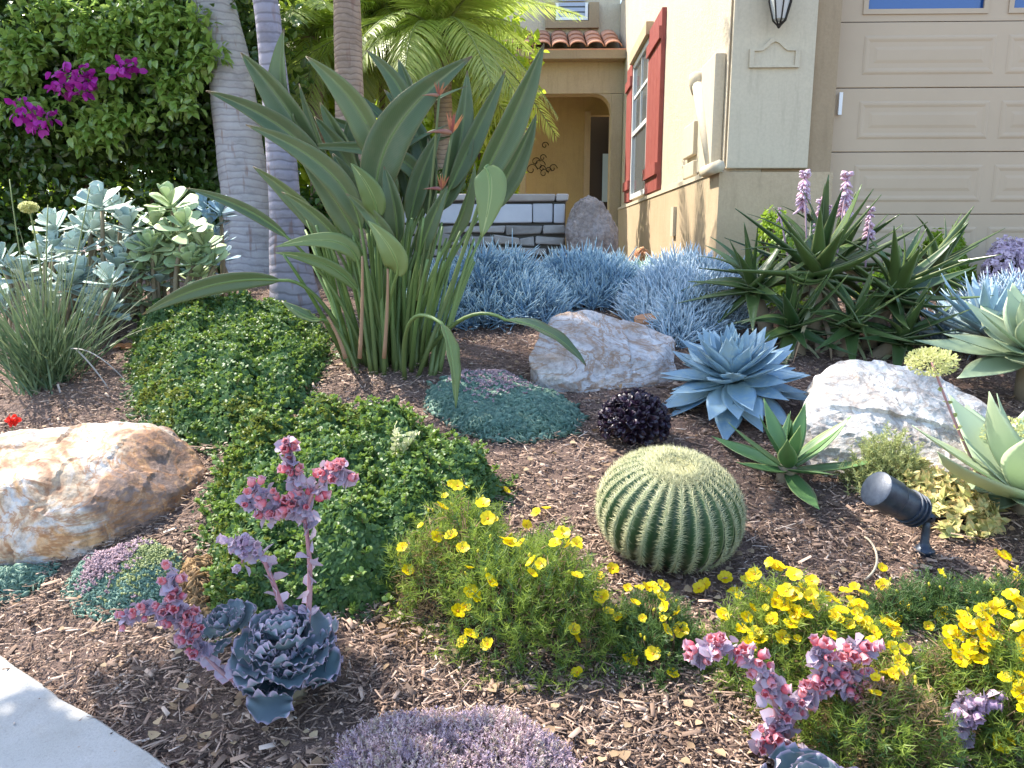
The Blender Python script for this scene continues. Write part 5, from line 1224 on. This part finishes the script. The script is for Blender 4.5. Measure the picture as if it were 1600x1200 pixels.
# ================================================================== frilly echeverias
M_ECH = leafmat('frilly_echeveria_leaf', (.09, .145, .16), (.20, .25, .28), edge=(.46, .36, .45), edge_at=.84, rough=.6, trans=.05, spec=.25, objrnd=True)
M_BRA = leafmat('lilac_bract', (.28, .24, .32), (.46, .38, .46), edge=(.5, .28, .36), edge_at=.8, rough=.6, trans=.15, objrnd=False)
M_PKST = plain('pink_flower_stalk', (.42, .16, .17), .55, var=(.34, .22, .24), vscale=9)
M_BELL = leafmat('coral_pink_bell', (.62, .12, .16), (.75, .26, .28), tip=(.68, .42, .5), rough=.5, trans=.25, tcol=(.9, .3, .3))
def flower_stalk(root, pts, branches, o, blev=1., nb=12, R0=.009, pale=False):
    """pts: world points of the stalk; branches: lists of world points, each carrying bells"""
    o = np.array(root.location); fs = link('flower_stalk', None, root); P = bez(pts, 16) if len(pts) < 5 else np.array(pts)
    V, F, uy = tube(P-o, np.linspace(R0, R0*.6, len(P)), 7); mb = MB(); mb.add(V, F); mb.build('stalk', M_PKST, fs)
    mb = MB(); n = 14; q = np.linspace(.1, .95, n); idx = (q*(len(P)-1)).astype(int); D = rnd_dir(n, .5); inst(mb, (T_LEAF[0]*np.array([1, 1, 1]),)+T_LEAF[1:], D, rnd_dir(n, .3), P[idx]-o, np.full(n, .045)); mb.build('bracts', M_BRA, fs, kind='stuff')
    for br in branches:
        Q = bez(br, 12); V, F, uy = tube(Q-o, np.linspace(R0*.65, R0*.35, 12), 6); mb = MB(); mb.add(V, F); mb.build('stalk_branch', M_PKST, fs)
        n = max(4, int(nb*np.linalg.norm(Q[-1]-Q[0])/.12)); t = np.linspace(.15, 1, n); B = Q[(t*11).astype(int)]
        mb = MB(); D = norm(np.stack([rng.normal(size=n)*.7, -.5+rng.normal(size=n)*.4, .25+rng.normal(size=n)*.55], 1)); E = B+D*.018
        for e, dd in zip(E-o, D):
            M = Matrix.Translation(Vector(e)) @ Vector((0, 1, 0)).rotation_difference(Vector(dd)).to_matrix().to_4x4() @ Matrix.Scale(.015+.011*rng.random(), 4)
            link('bell', BELLM[1 if pale else 0][int(rng.integers(3))], fs, M)
        mb = MB(); n2 = n*5; B2 = Q[rng.integers(0, 12, n2)]-o+rng.normal(size=(n2, 3))*.007; inst(mb, T_LEAF, norm(rng.normal(size=(n2, 3))+np.array([0, -.4, -.2])), rnd_dir(n2, .2), B2, .018+.018*rng.random(n2)); mb.build('bracts', M_BRA, fs, kind='stuff')
M_BELLP = leafmat('lilac_bell', (.42, .28, .42), (.6, .42, .52), rough=.5, trans=.25)
def bell_mesh(mat, sd_):
    mb = MB(); V = []
    for z_, r_ in [(0, .12), (.25, .42), (.6, .5), (.85, .36), (1.1, .5)]:
        for k in range(10):
            a = 2*math.pi*k/10; rr = r_*(1+.22*math.cos(5*a)*(z_ > .8)); V.append((rr*math.cos(a), z_, rr*math.sin(a)))
    mb.add(V, [grid_faces(5, 10, True)], 0, 0, np.repeat([0, .25, .5, .8, 1.], 10), sd_/2); return mb.mesh('bell', mat)
BELLM = [[bell_mesh(m_, k) for k in range(3)] for m_ in (M_BELL, M_BELLP)]
def frill_mesh(k):
    rows, cols = 22, 15; V = []; ux = []; uy = []; p1, p2 = rng.random(2)*6
    for i in range(rows):
        t = i/(rows-1); hw = .5*(.24+.76*math.sin(math.pi*min(.5, t*.62)))*(1-.35*max(0, t-.8)/.2)
        for j in range(cols):
            u = j/(cols-1)*2-1; e = abs(u)**3; tt = t*(1-.16*u*u*t)
            z = .16*hw*u*u*2+.3*t*t+e*.075*math.sin(t*21+p1+(u > 0)*2)*(t > .2)+(t**7)*.07*math.sin(u*9+p2)
            V.append((u*hw*(1+.05*math.sin(t*19+p2)*e), tt, z)); ux.append(max(abs(u), (t-.55)*2.25 if t > .55 else 0)); uy.append(t)
    mb = MB(); mb.add(V, grid_faces(rows, cols), 0, ux, uy, rng.random()); return mb.mesh('frilly_leaf', M_ECH)
def echeveria(label, px, py, ncount, L, stalks, zc=.09, axis=(0, -.2, 1), group='frilly echeverias with pink flower stalks', tiers=1):
    g = G(px, py); root = empty('frilly_echeveria', tuple(g), label, 'succulent', group); o = np.array(root.location)
    lm = FRILL
    for ti in range(tiers):
        rosette(root, lm, ncount, L*.35, L, .1, 1.75, axis=norm(np.array(axis, float)), rad=.03, zr=.07, z0=zc-ti*.075, off=(0, 0, 0), az0=ti, jit=.14, pw=.85)
    V, F = lathe([(.05, -.05), (.045, zc*.5), (.03, zc), (.01, zc+.04)], 10); mb = MB(); mb.add(V, F); mb.build('stem', M_STEM, root)
    for st in stalks: flower_stalk(root, st[0], st[1], o, pale=len(st) > 2)
    return root, o
FRILL = [frill_mesh(k) for k in range(7)]
Ye = G(455, 1080)[1]; q = lambda x, y, dy=0.: PY(x, y, Ye+dy)
echeveria('large frilly blue grey echeveria with tall pink flower stalks at the lower left', 455, 1085, 48, .125, [
    ([q(478, 990), q(492, 900), q(476, 810)], [[q(476, 815), q(440, 775), q(378, 742), q(392, 790)], [q(476, 800), q(455, 740), q(450, 690)], [q(478, 800), q(495, 735), q(545, 718), q(535, 745)], [q(470, 790), q(430, 780), q(415, 810)]]),
    ([q(450, 1000), q(440, 930), q(405, 860)], [[q(405, 862), q(385, 820), q(378, 880)], [q(405, 860), q(380, 850), q(365, 850)]], 1),
    ([q(410, 1060), q(370, 1090, -.05), q(310, 1010, -.05)], [[q(315, 1020, -.05), q(285, 975, -.05), q(262, 895, -.05)], [q(285, 980, -.05), q(250, 930, -.05), q(195, 965, -.05)], [q(300, 1000, -.05), q(310, 965, -.05), q(290, 960, -.05)]]),
], zc=.13, tiers=2)
g = G(415, 1000); 
echeveria('smaller lilac frilly echeveria leaning on the left of the large one', 398, 1040, 22, .085, [], zc=.13, axis=(-.3, -.4, 1))
Yb = 1.72; q = lambda x, y, dy=0.: PY(x, y, Yb+dy)
echeveria('frilly pink-edged echeveria cut by the bottom edge at the right', 1255, 1310, 26, .13, [
    ([q(1225, 1230), q(1215, 1120), q(1205, 1060)], [[q(1205, 1065), q(1180, 1010), q(1088, 985), q(1090, 1030)], [q(1210, 1080), q(1190, 1050), q(1195, 1095)], [q(1215, 1130), q(1240, 1130), q(1200, 1150)], [q(1220, 1120), q(1260, 1090), q(1290, 1050)]]),
    ([q(1228, 1150), q(1260, 1060), q(1320, 1070)], [[q(1290, 1062), q(1330, 1010), q(1350, 1010)], [q(1310, 1068), q(1345, 1080), q(1355, 1120)], [q(1280, 1068), q(1290, 1020), q(1275, 1015)], [q(1320, 1068), q(1345, 1030), q(1368, 1100)]]),
    ([q(1240, 1235), q(1205, 1180), q(1190, 1165)], [[q(1195, 1170), q(1185, 1150), q(1210, 1140)], [q(1200, 1175), q(1240, 1170), q(1250, 1190)]]),
], zc=.06)
echeveria('small lilac echeveria cut by the bottom right corner', 1480, 1310, 18, .09, [
    ([q(1480, 1240), q(1490, 1180), q(1505, 1130)], [[q(1500, 1140), q(1515, 1090), q(1545, 1095)], [q(1500, 1150), q(1490, 1120), q(1510, 1090)]], 1)], zc=.05)

# ================================================================== silver paddle succulents
M_SIL = leafmat('silver_blue_leaf', (.34, .46, .44), (.54, .64, .56), edge=(.55, .62, .48), edge_at=.9, rough=.55, trans=.1, objrnd=True)
M_SILG = leafmat('silver_green_leaf', (.34, .48, .26), (.58, .68, .38), edge=(.6, .66, .4), edge_at=.9, rough=.5, trans=.18, objrnd=True)
pad = lambda t: .22+.85*max(0, math.sin(math.pi*min(1, (t*.72)**1.5+.02)))**.9-(.75*max(0, t-.88)/.12)
sm1 = leaf_meshes('paddle_leaf', M_SIL, 4, L=1, W=.52, T=.07, prof=pad, chan=.15, curl=.1, rows=9, n=8)
sm2 = leaf_meshes('paddle_leaf', M_SILG, 4, L=1, W=.52, T=.07, prof=pad, chan=.15, curl=.1, rows=9, n=8)
def silver(label, heads, Yc, meshes):
    b = G(np.mean([h[0] for h in heads]), 470); root = empty('silver_succulent', (b[0], Yc, float(tz(b[0], Yc))), label, 'succulent', 'silver paddle-leaved succulents'); o = np.array(root.location)
    heads = list(heads)+[(h[0]+rng.normal()*22, min(475, h[1]+35+rng.random()*60), h[2]*(.75+.25*rng.random())) for h in heads for _ in range(2)]
    for (px, py, s) in heads:
        Y = Yc+rng.normal()*.14; p = PY(px, py+18, Y); f = np.array([p[0]*.7+o[0]*.3, Y, 0]); f[2] = float(tz(f[0], Y))-.03
        V, F, _ = tube(bez([f, (f+p)/2+np.array([rng.normal()*.04, 0, 0]), p], 7)-o, np.linspace(.018, .012, 7), 6); mb = MB(); mb.add(V, F); mb.build('stem', M_STEM, root)
        ax = norm(np.array([rng.normal()*.25, -.25+rng.normal()*.2, 1])); L = .15*s
        rosette(root, meshes, 17, L*.55, L*1.1, .1, 1.6, name='paddle_leaf', axis=ax, off=p-o, rad=.012, zr=.07, jit=.14)
silver('silver blue paddle-leaved succulent at the left edge of the bed', [(30, 420, 1), (85, 380, 1.05), (90, 345, .95), (130, 420, 1), (175, 430, .95), (60, 450, .9), (5, 400, 1), (130, 375, .9), (150, 460, .8)], 4.95, sm1)
silver('silver green paddle-leaved succulent in front of the bougainvillea', [(160, 310, 1.1), (205, 345, 1.1), (180, 370, 1), (225, 385, 1), (140, 345, .9), (210, 420, .9), (190, 320, .9)], 5.3, sm1)
silver('bright green-tinted paddle-leaved succulent beside the thick palm trunk', [(270, 310, 1.15), (240, 340, 1), (290, 345, 1.05), (320, 375, 1), (260, 385, 1), (300, 400, .9), (335, 395, .8), (245, 410, .8)], 5.2, sm2)
silver('blue succulent in the shade at the foot of the thick palm', [(320, 315, .9), (345, 320, .9), (330, 340, .8)], 5.7, leaf_meshes('paddle_leaf', M_AGB, 3, L=1, W=.4, T=.07, prof=pad, chan=.15, curl=.1, rows=9))

# ================================================================== strap-leaved clump at the left
def straps():
    g = G(60, 615); root = empty('strap_leaf_clump', tuple(g), 'clump of long thin dark green strap leaves at the left edge', 'plant'); o = np.array(root.location); mb = MB()
    for k in range(260):
        a = rng.random()*6.283; lean = .15+.75*rng.random()**.9; L = .55+rng.random()*.42
        b = np.array([rng.normal()*.07, .1+rng.normal()*.06, 0]); d = np.array([math.cos(a)*math.sin(lean), math.sin(a)*math.sin(lean)*.8, math.cos(lean)])
        e = b+d*L+np.array([0, 0, -.25*math.sin(lean)*L]); P = bez([b, b+d*L*.6, e], 9); ribbon(mb, P, np.array([.9, 1, 1, .95, .9, .75, .55, .3, .05])*.011, (d[0]*-.3, -.7, .8), rng.normal()*.6, .35, 0, rng.random(), 3)
    mb.build('foliage', leafmat('strap_leaf', (.04, .085, .035), (.14, .2, .1), rough=.45, trans=.15, tip=(.25, .26, .14)), root, kind='stuff')
    for (pts) in ([(118, 545), (165, 590), (190, 645)], [(110, 545), (150, 540), (205, 605)], [(90, 600), (100, 630), (108, 665)]):
        P = bez([PY(x, y, g[1]-.05) for x, y in pts], 10)-o; mb = MB(); ribbon(mb, P, np.linspace(.011, .003, 10), (0, -.6, 1), .2, .3, 0, .5, 3); mb.build('dead_leaf', plain('pale_dead_leaf', (.42, .38, .34), .8), root)
    for (x1, y1, x0) in ((15, 280, 60), (140, 295, 75), (75, 320, 60)):
        P = bez([o+np.array([0, .1, 0]), PY((x0+x1)/2, 470, g[1]), PY(x1, y1, g[1]+.1)], 10)-o; V, F, _ = tube(P, .0035, 4); mb = MB(); mb.add(V, F); mb.build('flower_stem', M_STALK, root)
straps()
# spiky blade clumps behind it
def red_flower():
    g = G(20, 690); root = empty('red_flower', tuple(g), 'small bright red flower at the left edge above the rust boulder', 'flower'); o = np.array(g)
    p = PY(18, 656, g[1]); mb = MB(); V, F, _ = tube([o*0, p-o], .003, 4); mb.add(V, F); mb.build('stem', M_STALK, root)
    mb = MB(); leafcloud(mb, [p-o], [.02], 40, T_ROUND, .022, 1.2); mb.build('petals', leafmat('red_petal', (.6, .01, .01), (.75, .03, .02), trans=.3), root)
red_flower()
# ================================================================== yellow-green succulents by the white boulder
M_EUP = leafmat('yellow_green_needle', (.2, .24, .08), (.44, .46, .2), rough=.5, trans=.2)
M_GOLD2 = leafmat('pale_yellow_rosette_leaf', (.38, .42, .14), (.66, .62, .28), tip=(.62, .40, .16), rough=.5, trans=.2)
eu = Mound([(1325, 765, 0), (1330, 700, .5), (1345, 655, 1), (1400, 650, 1), (1440, 690, .8), (1450, 760, .2), (1400, 780, 0)], .25, .05, .5, 1)
root = empty('euphorbia', eu.centre(), 'yellow green needle-leaved bush against the white boulder', 'shrub'); eu.base(root, M_SOIL, k=.5)
sprigs(eu, root, 300, 34, .10, .02, .0042, M_EUP, 'foliage', .5, out=.5, jag=.02)
def golden():
    mo = Mound([(1405, 790, 0), (1400, 735, .7), (1440, 722, 1), (1500, 760, .9), (1545, 790, .8), (1555, 830, 0), (1480, 840, 0)], .06, .03, .5, 3); root = empty('trailing_sedum', mo.centre(), 'trailing pale yellow and orange rosettes behind the spotlight', 'succulent'); mo.base(root, M_SOIL, k=.4)
    foliage(mo, root, 120, T_LEAF, .052, .024, M_GOLD2, whorl=9, up=.8, zlo=.6, lift=.035, jag=.03)
golden()
def head_flower(label, base, tip, r, pts, cat='flower', bush=False, mt=None, Y=2.95):
    pass; root = empty('sedum_flower', tuple(PY(base[0], base[1], Y)), label, cat); gz = float(tz(root.location.x, Y)); root.location.z = gz; o = np.array(root.location); P = bez([o]+[PY(x, y, Y) for x, y in pts+[tip]], 12)
    V, F, uy = tube(P-o, np.linspace(.006, .0045, 12), 6); mb = MB(); mb.add(V, F); mb.build('stem', mt or M_PKST, root)
    mb = MB(); n = 26; i = rng.integers(1, 11, n); inst(mb, T_LEAF, rnd_dir(n, .3), rnd_dir(n, .3), P[i]-o, np.full(n, .02)); mb.build('stem_leaves', M_EUP, root)
    c = P[-1]-o; mb = MB(); n = 900; d = norm(rng.normal(size=(n, 3))); q = c+d*(rng.random((n, 1))**.33)*np.array([r, r*.8, r*.55]); inst(mb, T_ROUND, norm(d+np.array([0, 0, .5])), rnd_dir(n, .4), q, np.full(n, .011)); mb.build('flower_head', leafmat('sulphur_flower', (.45, .46, .14), (.66, .64, .3), rough=.6, trans=.3), root)
    if base[1] > 700: o0 = root
head_flower('yellow flower head on a reddish stem leaning over the white boulder', (1545, 752), (1456, 565), .095, [(1500, 690)])
head_flower('fluffy green yellow flower head on a thick stalk at the right edge', (1603, 860), (1585, 680), .12, [(1592, 780)], mt=M_STALK)
head_flower('small cream flower head on a thin stalk before the dark hedge at the left edge', (70, 440), (45, 324), .05, [(60, 380)], mt=M_STALK, Y=4.6)
# ================================================================== spotlight
def spotlight():
    Y = G(1447, 868)[1]; M_BK = plain('blue_black_metal', (.018, .026, .045), .42, .6, .3, var=(.05, .065, .09), vscale=30, bump=.15, bscale=150)
    b = PY(1447, 868, Y); gz = float(tz(b[0], Y)); root = empty('spotlight', (b[0], Y, gz), 'black bullet garden spotlight on a stake aimed up to the left', 'garden light'); o = np.array(root.location)
    s = mpp(Y, .5); A = PY(1370, 764, Y-.05)-o; B = PY(1440, 803, Y)-o; d = norm(A-B); L = np.linalg.norm(A-B); M = Vector((0, 0, 1)).rotation_difference(Vector(d)).to_matrix()
    def on(prof, name, mat, n=24):
        V, F = lathe(prof, n); V = np.array([M @ Vector(v) for v in V])+B; mb = MB(); mb.add(V, F); ob = mb.build(name, mat, root); e = ob.modifiers.new('e', 'EDGE_SPLIT'); e.split_angle = R(40); return ob
    r = 27*s; on([(r*.35, -.005), (r*.55, .004), (r*.8, .02), (r*.93, .04), (r*.95, L*.62), (r*1.0, L*.63), (r*1.04, L*.66), (r*1.04, L*1.02), (r*.9, L*1.04)], 'housing', M_BK)
    on([(r*.9, L*1.0), (r*.88, L*.97), (.002, L*.965)], 'lens', plain('lamp_lens', (.04, .05, .06), .08, .6))
    for k in range(3): on([(r*.93, L*(.12+.09*k)), (r*1.03, L*(.125+.09*k)), (r*1.03, L*(.15+.09*k)), (r*.93, L*(.155+.09*k))], 'cooling_fin', M_BK)
    K = PY(1449, 806, Y)-o; V, F = lathe([(.004, -.026), (.017, -.024), (.017, .024), (.004, .026)], 14); V = V[:, [0, 2, 1]]; mb = MB(); mb.add(V+K, F[0:1]+[f[:, ::-1] for f in F[1:]]); mb.build('knuckle', M_BK, root)
    V, F, _ = tube([B, K], [r*.4, r*.3], 10); mb = MB(); mb.add(V, F); mb.build('arm', M_BK, root)
    z1 = K[2]; V, F = lathe([(.03, -.06), (.032, .012), (.036, .015), (.036, .022), (.022, .03), (.015, .05), (.013, z1*.7), (.011, z1)], 16); mb = MB(); mb.add(V+np.array([K[0], K[1], 0]), F); ob = mb.build('stake', M_BK, root)
spotlight()
# small things on the mulch
g = G(190, 548); root = empty('dry_leaf', tuple(g), 'curled orange dry leaf on the mulch above the rust boulder', 'leaf'); 
for k in range(3):
    mb = MB(); P = bez([(k*.05-.05, 0, .01), (k*.05-.02, .02, .035), (k*.05+.05, .01, .012)], 8); ribbon(mb, P, np.array([.01, .03, .04, .045, .04, .03, .02, .004]), (0, -.5, 1), rng.normal()*.3, .4, 0, k/3, 5); mb.build('blade', leafmat('orange_dry_leaf', (.42, .17, .06), (.5, .26, .12), rough=.7), root)
P = bez([G(1350, 848)+[0, 0, .02], G(1362, 870)+[0, 0, .06], G(1385, 905)+[0, 0, .05], G(1350, 915)+[0, 0, .02]], 16); V, F, _ = tube(P, .004, 6); mb = MB(); mb.add(V, F)
tag(mb.build('drip_tube', plain('pale_plastic_tube', (.5, .42, .3), .6)), 'pale curved drip tube beside the yellow flowers', 'tube')
for k, (px, py, lb) in enumerate(((640, 300, 'small dark green leafy shrub behind the left of the stone wall'),)): pass

def litter():
    n = 900; y = 1.6+rng.random(n)**1.2*3.6; x = (rng.random(n)-.5)*2*(y*.7); k = ((x+.92)*.562+(y-1.79)*.827) > .02; x, y = x[k], y[k]; n = len(x)
    D = rnd_dir(n, 0); D[:, 2] *= .3; mb = MB(); inst(mb, T_LEAF, D, norm(rng.normal(size=(n, 3))*.35+np.array([0, 0, 1])), np.stack([x, y, tz(x, y)+.024], 1), .014+.022*rng.random(n))
    m = leafmat('dry_litter', (.16, .09, .05), (.46, .34, .2), rough=.8, trans=.1)
    tag(mb.build('leaf_litter', m), 'scattered dry fallen leaves on the mulch', 'leaf litter', kind='stuff')
litter()
